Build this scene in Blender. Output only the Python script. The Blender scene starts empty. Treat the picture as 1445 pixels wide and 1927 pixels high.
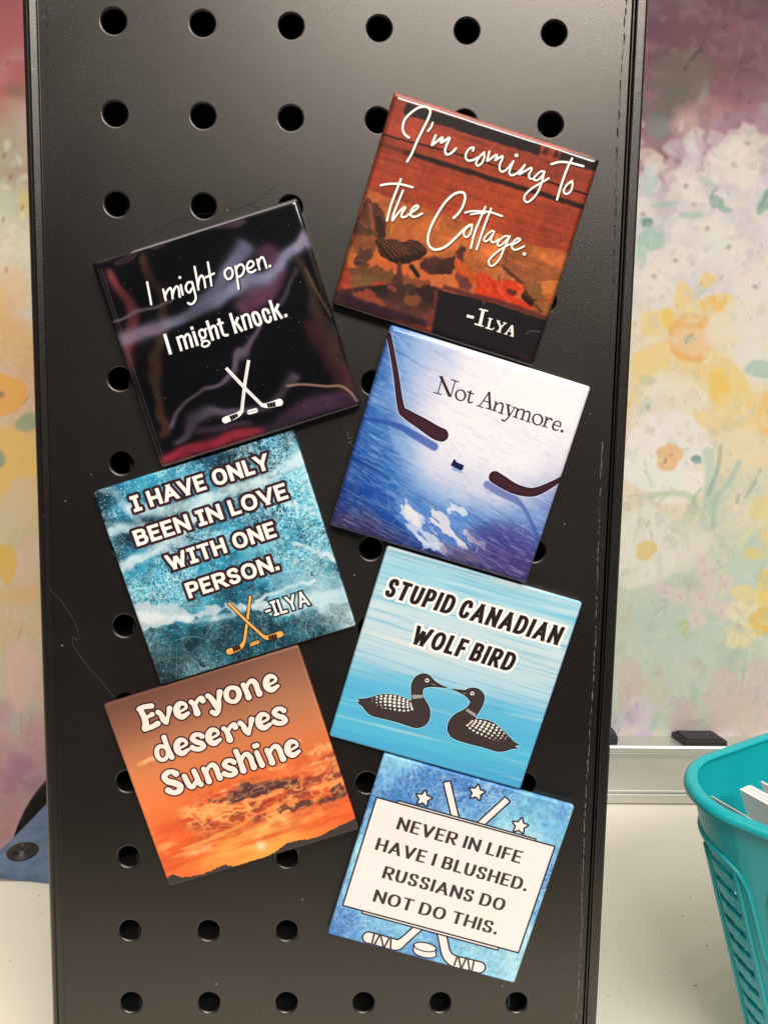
import bpy, bmesh, math, random
import numpy as np
from mathutils import Matrix, Vector

# ------------------------------------------------------------------ units: 1 Blender unit = 100 mm
S = 0.01
scene = bpy.context.scene
col = scene.collection
TILT = math.radians(7.5)            # the board leans back this much
Z0 = 350.0                          # height (mm) of the first row of holes above the desk

# ------------------------------------------------------------------ camera
CAM_R = np.array([[0.9995297450038603, -0.022642850352285887, 0.020678253805432017],
                  [-0.014090147951832832, 0.2597983298009655, 0.9655600942268294],
                  [-0.02723520852156885, -0.9653973944239505, 0.25935711722687294]])
CAM_P = np.array([72.03, -303.24, 286.78])
cd = bpy.data.cameras.new('camera'); cam = bpy.data.objects.new('camera', cd); col.objects.link(cam)
cd.sensor_fit = 'VERTICAL'; cd.sensor_height = 36.0; cd.lens = 36.0*1800/1927
cd.clip_start = 0.05; cd.clip_end = 500
cam.matrix_world = Matrix.Translation(Vector(CAM_P*S)) @ Matrix(CAM_R.T.tolist()).to_4x4()
scene.camera = cam

# ------------------------------------------------------------------ world and lamps
w = bpy.data.worlds.new('World'); scene.world = w; w.use_nodes = True
bg = w.node_tree.nodes['Background']
bg.inputs[0].default_value = (1.0, 0.95, 0.90, 1); bg.inputs[1].default_value = 0.06

def area(name, loc, target, size, size_y, power, color):
    l = bpy.data.lights.new(name, 'AREA'); l.shape = 'RECTANGLE'; l.size = size*S; l.size_y = size_y*S
    l.energy = power; l.color = color
    o = bpy.data.objects.new(name, l); col.objects.link(o)
    o.location = Vector(loc)*S
    o.rotation_euler = (Vector(target)-Vector(loc)).to_track_quat('-Z', 'Y').to_euler()
    return o
area('ceiling_panel', (170, -480, 1300), (170, -380, 0), 1500, 800, 1850, (1.0, 0.95, 0.88))
area('ceiling_lamp', (400, -1080, 1170), (80, 0, 250), 900, 260, 1850, (1.0, 0.95, 0.88))
scene.view_settings.view_transform = 'Standard'
scene.view_settings.look = 'None'
scene.view_settings.exposure = 0.0
scene.view_settings.gamma = 1.0

# ------------------------------------------------------------------ camera rays used to measure the place
def ray(u, v):
    return CAM_R.T @ np.array([(u-722.5)/1800, (963.5-v)/1800, -1.0])
def at_y(u, v, y):
    d = ray(u, v); t = (y-CAM_P[1])/d[1]; return CAM_P + t*d
def at_z(u, v, z):
    d = ray(u, v); t = (z-CAM_P[2])/d[2]; return CAM_P + t*d

# ------------------------------------------------------------------ painting helpers (flat print only)
class Canvas:
    def __init__(s, W, H, rgb=(255, 255, 255)):
        s.W, s.H = W, H
        s.a = np.empty((H, W, 3), np.float32); s.a[:] = np.array(rgb, np.float32)/255
        s.m = lambda p: np.asarray(p, float)         # maps input points to canvas px
        s.k = 1.0                                    # width scale
    def comp(s, box, al, rgb):
        x0, y0, x1, y1 = box
        if x1 <= x0 or y1 <= y0: return
        c = np.asarray(rgb, np.float32)/255
        al = al[..., None]
        s.a[y0:y1, x0:x1] = s.a[y0:y1, x0:x1]*(1-al) + c*al
    def box(s, P, m):
        x0 = int(max(0, P[:, 0].min()-m)); y0 = int(max(0, P[:, 1].min()-m))
        x1 = int(min(s.W, P[:, 0].max()+m+2)); y1 = int(min(s.H, P[:, 1].max()+m+2))
        return x0, y0, x1, y1
    def grid(s, b):
        return np.meshgrid(np.arange(b[0], b[2])+.5, np.arange(b[1], b[3])+.5)

BIG = 1e6
def seg_sdf(X, Y, p, q, r0, r1):
    dx, dy = q[0]-p[0], q[1]-p[1]; L = dx*dx+dy*dy+1e-9
    t = np.clip(((X-p[0])*dx+(Y-p[1])*dy)/L, 0, 1)
    return np.hypot(X-p[0]-t*dx, Y-p[1]-t*dy) - (r0+(r1-r0)*t)
def box_sdf(X, Y, p, q, r, e0, e1):
    dx, dy = q[0]-p[0], q[1]-p[1]; L = math.hypot(dx, dy)+1e-9; dx /= L; dy /= L
    lx = (X-p[0])*dx+(Y-p[1])*dy; ly = -(X-p[0])*dy+(Y-p[1])*dx
    c = (L+e1-e0)/2; h = (L+e0+e1)/2
    ax = np.abs(lx-c)-h; ay = np.abs(ly)-r
    return np.hypot(np.maximum(ax, 0), np.maximum(ay, 0)) + np.minimum(np.maximum(ax, ay), 0)
def poly_sdf(X, Y, P):
    d = np.full(X.shape, BIG); ins = np.zeros(X.shape, bool)
    n = len(P)
    for i in range(n):
        p, q = P[i], P[(i+1) % n]
        d = np.minimum(d, seg_sdf(X, Y, p, q, 0, 0))
        if abs(q[1]-p[1]) > 1e-9:
            cnd = (p[1] > Y) != (q[1] > Y)
            ins ^= cnd & (X < (q[0]-p[0])*(Y-p[1])/(q[1]-p[1])+p[0])
    return np.where(ins, -d, d)
def catmull(P, closed=False, n=6):
    P = np.asarray(P, float); out = []
    N = len(P)
    rng = range(N if closed else N-1)
    for i in rng:
        a = P[(i-1) % N] if (closed or i > 0) else 2*P[0]-P[1]
        b = P[i]; c = P[(i+1) % N]
        d = P[(i+2) % N] if (closed or i+2 < N) else 2*P[-1]-P[-2]
        for k in range(n):
            t = k/n
            out.append(.5*((2*b)+(-a+c)*t+(2*a-5*b+4*c-d)*t*t+(-a+3*b-3*c+d)*t**3))
    if not closed: out.append(P[-1])
    return np.array(out)

class Ink:
    """collects shapes as a distance field on a canvas, then lays them down once or more"""
    def __init__(s, cv, reach=34):
        s.cv = cv; s.reach = reach; s.d = np.full((cv.H, cv.W), 60.0 if reach < 50 else 900.0, np.float32)
        s.lo = [BIG, BIG]; s.hi = [-BIG, -BIG]
    def put(s, P, m, f):
        b = s.cv.box(np.asarray(P), m+s.reach)
        if b[2] <= b[0] or b[3] <= b[1]: return
        X, Y = s.cv.grid(b)
        v = s.d[b[1]:b[3], b[0]:b[2]]
        np.minimum(v, f(X, Y), out=v)
        s.lo = [min(s.lo[0], b[0]), min(s.lo[1], b[1])]; s.hi = [max(s.hi[0], b[2]), max(s.hi[1], b[3])]
    def cap(s, p, q, r0, r1): s.put([p, q], max(r0, r1), lambda X, Y: seg_sdf(X, Y, p, q, r0, r1))
    def box(s, p, q, r, e0=0, e1=0): s.put([p, q], r+max(e0, e1), lambda X, Y: box_sdf(X, Y, p, q, r, e0, e1))
    def poly(s, P): P = s.cv.m(P); s.put(P, 0, lambda X, Y: poly_sdf(X, Y, P))
    def stroke(s, pts, w, smooth=True, butt=False, closed=False):
        """pts: [(x,y) or (x,y,w)]; w default full width, in input units"""
        A = np.array([(p[0], p[1], p[2] if len(p) > 2 else w) for p in pts], float)
        if smooth and len(A) > 2: A = catmull(A, closed)
        if closed: A = np.vstack([A, A[:1]])
        Q = s.cv.m(A[:, :2]); R = A[:, 2]*s.cv.k/2
        for i in range(len(Q)-1):
            if butt and not smooth: s.box(Q[i], Q[i+1], R[i], R[i]*.9 if i else 0, R[i]*.9 if i < len(Q)-2 else 0)
            elif butt and i in (0, len(Q)-2): s.box(Q[i], Q[i+1], (R[i]+R[i+1])/2)
            else: s.cap(Q[i], Q[i+1], R[i], R[i+1])
    def lay(s, rgb, grow=0, alpha=1, soft=.7, off=(0, 0)):
        x0, y0 = [int(max(0, v)) for v in s.lo]; x1 = int(min(s.cv.W, s.hi[0])); y1 = int(min(s.cv.H, s.hi[1]))
        if x1 <= x0: return
        d = s.d
        if off != (0, 0): d = np.roll(np.roll(d, off[0], 1), off[1], 0)
        al = np.clip(.5-(d[y0:y1, x0:x1]-grow)/(2*soft), 0, 1)*alpha
        s.cv.comp((x0, y0, x1, y1), al, rgb)
    def glow(s, rgb, sig, alpha):
        al = np.exp(-(np.maximum(s.d, 0)/sig)**2)*alpha
        s.cv.comp((0, 0, s.cv.W, s.cv.H), al, rgb)

def vnoise(H, W, fy, fx, rs):
    gy, gx = int(fy)+3, int(fx)+3
    g = rs.rand(gy, gx).astype(np.float32)
    y = np.linspace(0, fy, H, endpoint=False); x = np.linspace(0, fx, W, endpoint=False)
    yi = y.astype(int); xi = x.astype(int); ty = (y-yi); tx = (x-xi)
    ty = (ty*ty*(3-2*ty))[:, None].astype(np.float32); tx = (tx*tx*(3-2*tx))[None].astype(np.float32)
    g00 = g[np.ix_(yi, xi)]; g01 = g[np.ix_(yi, xi+1)]; g10 = g[np.ix_(yi+1, xi)]; g11 = g[np.ix_(yi+1, xi+1)]
    return (g00*(1-tx)+g01*tx)*(1-ty)+(g10*(1-tx)+g11*tx)*ty
def fbm(H, W, fy, fx, o, rs, gain=.5):
    a = 0; t = 0; k = 1
    for i in range(o):
        a = a+k*vnoise(H, W, fy*2**i, fx*2**i, rs); t += k; k *= gain
    return a/t
def warp(img, dx, dy):
    H, W = img.shape[:2]
    Y, X = np.mgrid[0:H, 0:W]
    y = np.abs((Y+dy).astype(int)); x = np.abs((X+dx).astype(int))
    return img[H-1-np.abs(H-1-y), W-1-np.abs(W-1-x)]
def rotnoise(H, W, ang, along, across, o, rs):
    """streaks running along a direction: along/across = cells per width"""
    n = int(1.5*max(H, W)); b = fbm(n, n, across*1.5, along*1.5, o, rs)
    Y, X = np.mgrid[0:H, 0:W]; c, s_ = math.cos(ang), math.sin(ang)
    x = (X-W/2)*c+(Y-H/2)*s_+n/2; y = -(X-W/2)*s_+(Y-H/2)*c+n/2
    return b[np.clip(y.astype(int), 0, n-1), np.clip(x.astype(int), 0, n-1)]
def ramp(t, stops):
    t = np.asarray(t); xs = [s_[0] for s_ in stops]
    return np.stack([np.interp(t, xs, [s_[1][i]/255 for s_ in stops]) for i in range(3)], -1).astype(np.float32)
def mixin(cv, al, rgb):
    al = np.clip(al, 0, 1)[..., None]; cv.a = cv.a*(1-al)+np.array(rgb, np.float32)/255*al

def homography(src, dst):
    A = []
    for (x, y), (u, v) in zip(src, dst):
        A.append([x, y, 1, 0, 0, 0, -u*x, -u*y, -u]); A.append([0, 0, 0, x, y, 1, -v*x, -v*y, -v])
    return np.linalg.svd(np.array(A, float))[2][-1].reshape(3, 3)

T = 900
CORN = {1: [(743.6, 170), (1130.6, 299.3), (1001.5, 689), (623, 571)], 2: [(169, 494), (557, 371), (681, 763), (307, 880)],
        3: [(735, 610.6), (1113, 728), (989, 1099), (620.6, 989)], 4: [(174, 925.5), (551.7, 809), (670, 1178), (304, 1290)],
        5: [(729, 1025.6), (1096, 1134.6), (978.5, 1486), (620, 1387)], 6: [(195, 1326), (562, 1213.5), (674, 1562), (319, 1670.5)],
        7: [(723.5, 1418), (1081, 1517), (966.8, 1852.6), (616.6, 1759)]}
class Print(Canvas):
    """square print; shapes are given in measuring frames (origin, scale)"""
    def __init__(s, idx, rgb):
        super().__init__(T, T, rgb)
        c = CORN[idx]; s.Hm = homography(c, [(0, 0), (T, 0), (T, T), (0, T)])
        e = [math.dist(c[i], c[(i+1) % 4]) for i in range(4)]; s.sc = T/(sum(e)/4)
        s.frame(0, 0, 1)
    def frame(s, ox, oy, k):
        def m(P):
            P = np.asarray(P, float)*k+np.array([ox, oy])
            q = np.c_[P, np.ones(len(P))] @ s.Hm.T
            return q[:, :2]/q[:, 2:]
        s.m = m; s.k = k*s.sc
        return s

# ------------------------------------------------------------------ capital letters as pen strokes
_ = lambda t: [tuple(map(float, p.split(','))) for p in t.split()]
GL = {
 'A': (1.0, [('t', _('0,0 .5,1')), ('', _('.5,1 1,0')), ('t', _('.2,.3 .8,.3'))]),
 'B': (.82, [('', _('0,0 0,1')), ('s', _('0,1 .55,1 .86,.93 .92,.76 .84,.58 .55,.52 0,.52')), ('s', _('0,.52 .6,.52 .92,.44 1,.26 .9,.07 .6,0 0,0'))]),
 'C': (.85, [('s', _('1,.72 .86,.94 .5,1 .13,.87 0,.5 .13,.13 .5,0 .86,.06 1,.28'))]),
 'D': (.9, [('', _('0,0 0,1')), ('s', _('0,1 .5,1 .88,.85 1,.5 .88,.15 .5,0 0,0'))]),
 'E': (.72, [('', _('0,0 0,1')), ('t', _('0,1 1,1')), ('t', _('0,.52 .85,.52')), ('t', _('0,0 1,0'))]),
 'F': (.68, [('', _('0,0 0,1')), ('t', _('0,1 1,1')), ('t', _('0,.5 .85,.5'))]),
 'H': (.9, [('', _('0,0 0,1')), ('', _('1,0 1,1')), ('t', _('0,.5 1,.5'))]),
 'I': (0, [('', _('.5,0 .5,1'))]),
 'L': (.68, [('', _('0,1 0,0')), ('t', _('0,0 1,0'))]),
 'N': (.92, [('t', _('0,0 0,1')), ('', _('0,1 1,0')), ('t', _('1,0 1,1'))]),
 'O': (.98, [('sc', _('0,.5 .13,.87 .5,1 .87,.87 1,.5 .87,.13 .5,0 .13,.13'))]),
 'P': (.8, [('', _('0,0 0,1')), ('s', _('0,1 .6,1 .93,.92 1,.73 .93,.53 .6,.44 0,.44'))]),
 'R': (.85, [('', _('0,0 0,1')), ('s', _('0,1 .6,1 .92,.92 .98,.74 .9,.56 .6,.48 0,.48')), ('', _('.45,.48 1,0'))]),
 'S': (.78, [('s', _('.97,.8 .82,.96 .5,1 .14,.93 .04,.75 .2,.58 .5,.5 .82,.42 .97,.25 .86,.06 .5,0 .18,.04 .02,.2'))]),
 'T': (.8, [('t', _('0,1 1,1')), ('', _('.5,1 .5,0'))]),
 'U': (.86, [('s', _('0,1 0,.6 .03,.28 .18,.06 .5,0 .82,.06 .97,.28 1,.6 1,1'))]),
 'V': (.95, [('', _('0,1 .5,0')), ('t', _('.5,0 1,1'))]),
 'W': (1.35, [('', _('0,1 .27,0')), ('t', _('.27,0 .5,.85')), ('', _('.5,.85 .73,0')), ('t', _('.73,0 1,1'))]),
 'Y': (.9, [('', _('0,1 .5,.42')), ('t', _('1,1 .5,.42')), ('', _('.5,.45 .5,0'))]),
}
def caps(ink, text, TL, TR, h, wv, wh, gap, space, slant=0, serif_i=False, thin=1.0, dot=None, rnd=False, squeeze=1):
    """set a line of capitals: TL, TR in frame units; h, wv, wh, gap, space in frame units too"""
    cv = ink.cv; k = cv.k
    a, b = cv.m([TL, TR]); L = np.hypot(*(b-a)); ux = (b-a)/L; uy = np.array([ux[1], -ux[0]])   # uy points up the letter
    h, wv, wh, gap, space = h*k, wv*k/2, wh*k/2, gap*k, space*k
    base = a-uy*h
    iw = 2*wv*(2.3 if serif_i else 1)
    dw = (dot or 2*wv/k)*k
    tot = sum(GL[c][0] for c in text if c in GL)
    fix = 0
    for i, c in enumerate(text):
        if c == ' ': fix += space
        else:
            if c == 'I': fix += iw
            if c == '.': fix += dw
            if i and text[i-1] != ' ': fix += gap
    kx = (L-fix)/tot
    x = 0
    for i, c in enumerate(text):
        if c == ' ': x += space; continue
        if i and text[i-1] != ' ': x += gap
        if c == '.':
            o = base+ux*(x+dw/2)+uy*dw/2
            if rnd: ink.cap(o, o+ux*.01, dw/2, dw/2)
            else: ink.box(o-ux*.01, o+ux*.01, dw/2, dw/2, dw/2)
            x += dw; continue
        W = GL[c][0]*kx if c != 'I' else iw
        strokes = list(GL[c][1])
        if c == 'I' and serif_i: strokes += [('', _('0,0 1,0')), ('', _('0,1 1,1'))]
        for fl, P in strokes:
            P = np.array(P)
            if 's' in fl: P = catmull(P, 'c' in fl)
            if 'c' in fl: P = np.vstack([P, P[:1]])
            px = x+wv+(W-2*wv)*P[:, 0] if W > 2*wv+.1 else x+wv+0*P[:, 0]
            py = wh+(h-2*wh)*P[:, 1]
            px = px+slant*(py-h/2)
            f = thin if 't' in fl else 1
            Q = base+np.outer(px, ux)+np.outer(py, uy)
            n = len(Q)
            for j in range(n-1):
                dx, dy = px[j+1]-px[j], py[j+1]-py[j]; l = math.hypot(dx, dy)+1e-9; dx /= l; dy /= l
                r = math.hypot(wv*dy, wh*dx)*f; e = math.hypot(wv*dx, wh*dy)*.98
                if 's' in fl:
                    if j in (0, n-2) and 'c' not in fl: ink.box(Q[j], Q[j+1], r, e*.6 if j == 0 else 0, e*.6 if j else 0)
                    else: ink.cap(Q[j], Q[j+1], r, r)
                elif abs(dx) < .05 or abs(dy) < .05: ink.box(Q[j], Q[j+1], r, e, e)
                else:
                    c0 = base+ux*(x+W/2)+uy*h/2
                    def f(X, Y, a=Q[j], b_=Q[j+1], r=r):
                        lx = np.abs((X-c0[0])*ux[0]+(Y-c0[1])*ux[1])-W/2; ly = np.abs((X-c0[0])*uy[0]+(Y-c0[1])*uy[1])-h/2
                        bb = np.maximum(ly, lx if text[i] in 'NW' and not slant else ly)
                        t0 = 1 if P[j][1] in (0., 1.) else 0; t1 = 1 if P[j+1][1] in (0., 1.) else 0
                        return np.maximum(box_sdf(X, Y, a, b_, r, r*2.2*t0, r*2.2*t1), bb)
                    ink.put([Q[j], Q[j+1]], r*3, f)
        x += W

def rough(cv, pts, rgb, amp, noise, soft=2.5, alpha=1, sm=True):
    """a patch whose edge is eaten by a noise field"""
    k = Ink(cv); P = _(pts); k.poly(catmull(P, True, 5) if sm else P)
    al = np.clip(.5-(k.d+(noise-.5)*amp)/(2*soft), 0, 1)*(k.d < 50)*alpha; mixin(cv, al, rgb); return k
def soften(a, n):
    for ax in (0, 1):
        p = np.pad(a, [(n, n) if i == ax else (0, 0) for i in range(3)], 'edge'); c = np.cumsum(p, ax, dtype=np.float64)
        c = np.insert(c, 0, 0, ax); m = a.shape[ax]
        a = ((np.take(c, range(2*n+1, 2*n+1+m), ax)-np.take(c, range(0, m), ax))/(2*n+1)).astype(np.float32)
    return a
def dust(cv, rs, n, amax=.6, rmax=1.6):
    for i in range(n):
        x, y = rs.rand(2)*T; r = .4+rs.rand()**3*rmax
        b = cv.box(np.array([[x, y]]), r+3); X, Y = cv.grid(b)
        d = np.hypot((X-x)*(1+.8*rs.rand()), Y-y)-r
        cv.comp(b, np.clip(.5-d/1.6, 0, 1)*amax*(.3+.7*rs.rand()), (225, 220, 210))

# ------------------------------------------------------------------ print 1: cabin interior, handwriting
def art_cottage():
    rs = np.random.RandomState(3); cv = Print(1, (168, 66, 44)); cv.frame(620, 150, .3668)
    n = rotnoise(T, T, 0, 3, 60, 3, rs); big = fbm(T, T, 5, 4, 4, rs)
    cv.a *= (.72+.4*n+.25*big-.05)[..., None]
    X, Y = np.meshgrid(np.linspace(0, 1, T), np.linspace(0, 1, T))
    mixin(cv, np.exp(-((X-.55)/.35)**2-((Y-.33)/.14)**2)*.5, (205, 78, 34))
    def P(pts, rgb, soft=.8, alpha=1, grow=0):
        k = Ink(cv); k.poly(catmull(_(pts), True, 5) if len(_(pts)) > 4 else _(pts)); k.lay(rgb, grow, alpha, soft); return k
    def L(pts, wd, rgb, alpha=1, soft=.8, smooth=True, butt=True):
        k = Ink(cv); k.stroke(_(pts), wd, smooth=smooth, butt=butt); k.lay(rgb, 0, alpha, soft); return k
    L('210,440 700,590 1280,780', 3, (110, 38, 30), .7, 1.5); L('180,500 700,690 1250,840', 3, (120, 42, 32), .6, 1.5)
    L('240,390 800,560 1290,720', 3, (125, 45, 32), .5, 1.5); L('700,800 1240,900', 4, (120, 40, 40), .5, 3)
    L('240,270 700,395 1340,595', 9, (48, 20, 16), 1, 1.5)
    L('380,368 1320,660', 24, (38, 20, 15), .95, 4, smooth=False); L('240,325 420,380', 15, (84, 38, 28), .85, 6, smooth=False)
    P('398,118 1090,325 1075,390 385,175', (40, 27, 25), 3); P('1190,360 1400,410 1385,475 1180,425', (44, 28, 26), 3)
    L('1122,345 1100,385', 22, (60, 25, 25), .8, 4); L('1175,360 1160,400', 22, (50, 22, 24), .8, 4)
    # sofa
    P('160,555 260,590 420,640 600,700 760,745 900,800 1060,855 1240,915 1150,1230 560,1080 100,960 130,700', (196, 102, 52), 3)
    sf = Ink(cv); sf.poly(_('160,555 1240,915 1150,1230 100,960'))
    shade = fbm(T, T, 9, 9, 4, rs); m = (sf.d < 0)
    cv.a[m] *= (.62+.75*shade)[m][:, None]
    L('600,720 620,760', 4, (120, 60, 35), .6, 3); L('960,840 900,900 880,1000 920,1060', 5, (90, 45, 28), .7, 3)
    L('830,950 960,955 1020,970 1190,1040', 6, (100, 48, 28), .7, 3); L('900,880 1000,940 1130,990', 4, (225, 135, 75), .6, 3)
    P('900,900 960,880 1190,980 1160,1060 1000,1040 930,980', (140, 78, 40), 8, .7)
    nz = fbm(T, T, 40, 40, 3, rs); nf = fbm(T, T, 14, 14, 4, rs)
    def R(pts, rgb, amp=10, soft=2.2, alpha=1): return rough(cv, pts, rgb, amp*2, nz, soft, alpha)
    cv.frame(620, 350, .17301)
    R('330,330 400,130 470,160 560,250 600,360 615,560 520,575 430,490 280,380', (84, 50, 36)); L('440,190 450,330 470,480', 34, (156, 88, 52), .8, 4); L('395,170 390,260 380,330', 16, (40, 30, 26), .8, 4)
    L('500,220 500,330', 18, (60, 38, 30), .8, 4); R('495,340 560,350 600,470 605,560 520,560 500,470', (26, 23, 25)); L('668,385 662,530', 38, (196, 126, 48), .9, 4); L('640,400 640,520', 12, (110, 60, 32), .8, 3)
    R('290,390 420,450 470,480 430,540 300,570 260,520', (60, 42, 36)); L('290,370 420,455', 16, (150, 80, 60), .7, 3)
    R('250,570 400,560 520,610 500,720 330,700 220,700', (128, 70, 44), 24, 6); R('330,680 470,690 450,810 400,900 265,860 290,770', (84, 50, 42)); L('275,815 340,800 400,830 460,770', 8, (190, 130, 100), .7, 2); L('320,690 310,770', 6, (150, 100, 80), .6, 2)
    R('450,790 600,810 740,850 1000,915 1100,960 1250,960 1445,1100 1445,1140 1150,1090 1000,1030 900,1000 560,900 430,850', (208, 100, 52), 8)
    R('270,880 500,880 700,930 900,1000 1100,1060 1200,1110 1000,1110 700,1070 450,1010 220,980', (122, 74, 48), 20, 5); R('200,1000 420,960 560,1010 420,1100 250,1120', (118, 96, 54), 24, 8, .8); R('700,980 900,1000 1180,1100 960,1100 740,1060', (140, 72, 48), 14, 4, .8)
    k = R('500,600 560,570 640,582 720,580 800,600 870,582 940,596 1010,640 1050,700 1040,745 990,790 900,830 830,850 740,850 640,810 540,740', (30, 20, 21), 6); msk = np.clip(.5-k.d/4, 0, 1)
    for i in range(6):
        q = Ink(cv); q.stroke(_('%d,%d %d,%d %d,%d %d,%d' % (520+i*42, 588-i*2, 580+i*44, 640+i*3, 640+i*44, 710+i*2, 700+i*40, 790-i*12)), 10); mixin(cv, np.clip(.5-q.d/3, 0, 1)*msk*.7, (172, 96, 72))
    for a_ in ('820,605 900,612 1000,660 1040,700', '830,635 920,650 1000,700', '820,668 900,690 960,735', '505,640 560,720 620,790'):
        q = Ink(cv); q.stroke(_(a_), 8); mixin(cv, np.clip(.5-q.d/3, 0, 1)*msk*.7, (140, 84, 74))
    k = Ink(cv); k.stroke([(758, 845, 44), (755, 930, 48), (748, 985, 70), (735, 1040, 140)], 0); k.lay((84, 48, 42), 0, .95, 3); k = Ink(cv); k.stroke([(885, 870, 50), (960, 975, 44)], 0); k.lay((32, 22, 24), 0, 1, 3); L('880,920 920,985', 8, (190, 110, 90), .7, 2)
    R('980,870 1050,790 1180,770 1330,790 1445,640 1445,860 1350,900 1200,960 1080,950', (66, 36, 36), 10, 5); L('1080,790 1090,870', 5, (170, 100, 70), .5, 2); L('1130,790 1160,850', 5, (170, 100, 70), .5, 2); L('1050,780 1300,740 1445,650', 9, (150, 84, 50), .6, 4)
    R('0,1150 200,1120 500,1070 800,1080 1150,1100 1240,1150 1200,1460 900,1500 0,1280', (74, 44, 38), 10, 5); R('440,1115 520,1062 600,1075 660,1130 620,1200 540,1195', (50, 34, 32)); R('740,1090 930,1085 945,1180 800,1190', (66, 46, 36)); R('960,1110 1150,1105 1140,1220 1085,1262 970,1180', (54, 36, 33))
    R('265,1170 430,1135 510,1200 610,1300 450,1275 290,1240', (164, 74, 50), 20, 4, .9); R('820,1200 960,1185 985,1270 870,1310', (146, 84, 50), 20, 5, .8); R('650,1080 720,1110 700,1150 640,1110', (140, 66, 52), 12, 3); R('1130,1150 1200,1140 1190,1250 1130,1240', (120, 52, 44), 16, 4); R('1090,1330 1170,1320 1120,1480 1010,1440', (136, 60, 52), 26, 5, .8)
    R('600,1230 850,1320 1080,1300 1000,1440 700,1380', (96, 56, 46), 24, 8, .7); L('100,1190 500,1330 1050,1500', 80, (48, 28, 40), .85, 8); L('255,1110 250,1200', 9, (170, 120, 80), .4, 3)
    cv.frame(820, 420, .17993)
    R('0,440 130,360 200,300 290,250 300,300 215,350 195,460 110,540 0,520', (44, 26, 30), 14, 4); R('-40,560 120,535 180,590 290,690 0,660', (206, 108, 58), 6)
    R('195,345 250,380 330,470 412,550 390,640 320,700 250,640 205,500', (220, 84, 36), 8); R('215,540 280,560 380,640 330,700 250,660', (110, 54, 52), 14, 5); L('230,400 270,490 340,540', 14, (240, 130, 60), .6, 4)
    L('350,462 520,455 690,440', 12, (116, 56, 32), .8, 4); R('380,470 540,462 690,460 640,600 440,510', (186, 106, 58), 8, 4, .7)
    R('720,290 800,370 950,440 1100,490 1145,640 1000,650 850,590 740,480', (150, 82, 50), 8); L('745,372 900,432 1080,520', 9, (214, 132, 86), .8, 3); L('730,300 860,370 1000,400 1150,440', 10, (120, 62, 38), .7, 4); L('800,480 950,520 1030,620', 10, (106, 58, 38), .6, 4)
    L('742,280 722,400 680,520 650,600', 13, (96, 52, 36), .8, 4); R('690,470 760,540 900,620 980,760 1060,800 960,830 860,640 700,580', (196, 116, 74), 8); R('710,450 800,520 900,600 930,680 1010,780 1060,800 1000,830 900,740 860,620 740,520', (66, 40, 30), 6)
    R('920,620 1050,645 1130,610 1120,740 1070,800 1000,760', (126, 84, 48), 6); R('1105,610 1200,600 1300,610 1270,720 1200,745 1110,730', (210, 118, 52), 6); L('1090,800 1160,805 1260,795', 16, (170, 60, 42), .9, 3); L('1050,625 1180,600 1290,608', 6, (236, 170, 100), .8, 2)
    R('1000,825 1100,820 1215,850 1235,880 1190,965 1090,925', (158, 98, 50), 6); L('1000,800 1060,880 1110,930', 16, (54, 34, 26), .9, 3); R('900,745 1010,800 1000,870 920,820', (38, 22, 22), 6)
    R('435,530 485,508 560,545 640,600 740,592 860,618 912,665 905,725 850,775 930,825 990,890 800,862 600,800 418,742 415,640', (222, 58, 28), 7)
    for a_, w2, c_ in (('462,540 478,620 540,700 610,760', 12, (250, 100, 54)), ('545,560 600,640 640,740', 16, (176, 36, 20)), ('700,600 665,680 720,765 800,840', 12, (252, 104, 60)), ('860,635 895,690 830,765', 12, (255, 112, 70)), ('640,620 650,700', 10, (240, 90, 50)), ('440,620 470,700', 12, (190, 40, 24)), ('800,640 760,660 770,690', 10, (196, 44, 26))): L(a_, w2, c_, .75, 3)
    R('745,695 800,690 850,715 840,750 780,755', (84, 36, 32), 8)
    k = Ink(cv); k.poly(_('30,700 400,775 1165,1010 1010,1520 -70,1250')); k.lay((33, 27, 31), 0, 1, 4); L('70,665 350,745 700,835 1190,1000', 50, (104, 46, 42), .95, 4); L('1150,1010 1130,1100', 12, (110, 50, 45), .6, 4); L('760,1340 900,1390 1010,1480', 40, (70, 30, 48), .6, 8)
    k = Ink(cv); k.stroke(_('920,1150 945,1150 970,1125 1030,1125 1090,1138'), 5); k.lay((190, 180, 170), 0, .8); k = Ink(cv); k.stroke(_('490,815 505,840 500,850'), 6); k.lay((230, 225, 215), 0, .8)
    cv.a = soften(warp(cv.a, (fbm(T, T, 30, 30, 3, rs)-.5)*8, (fbm(T, T, 30, 30, 3, rs)-.5)*8), 2); gr = fbm(T, T, 70, 70, 3, rs); lg = fbm(T, T, 16, 16, 4, rs); mixin(cv, np.clip((Y-.42)*6, 0, 1)*np.clip((.78-Y)*8, 0, 1)*.16, (235, 130, 70)); cv.a *= (.66+.2*gr+.22*lg)[..., None]
    # border darkening of the wrapped print
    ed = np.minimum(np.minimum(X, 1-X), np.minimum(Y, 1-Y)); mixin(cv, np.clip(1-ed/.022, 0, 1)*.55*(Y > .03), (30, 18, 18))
    # hand lettering
    t = Ink(cv)
    A = (700, 180, .15225); B = (860, 230, .17993); C = (780, 340, .16609)
    cv.frame(*A)
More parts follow.
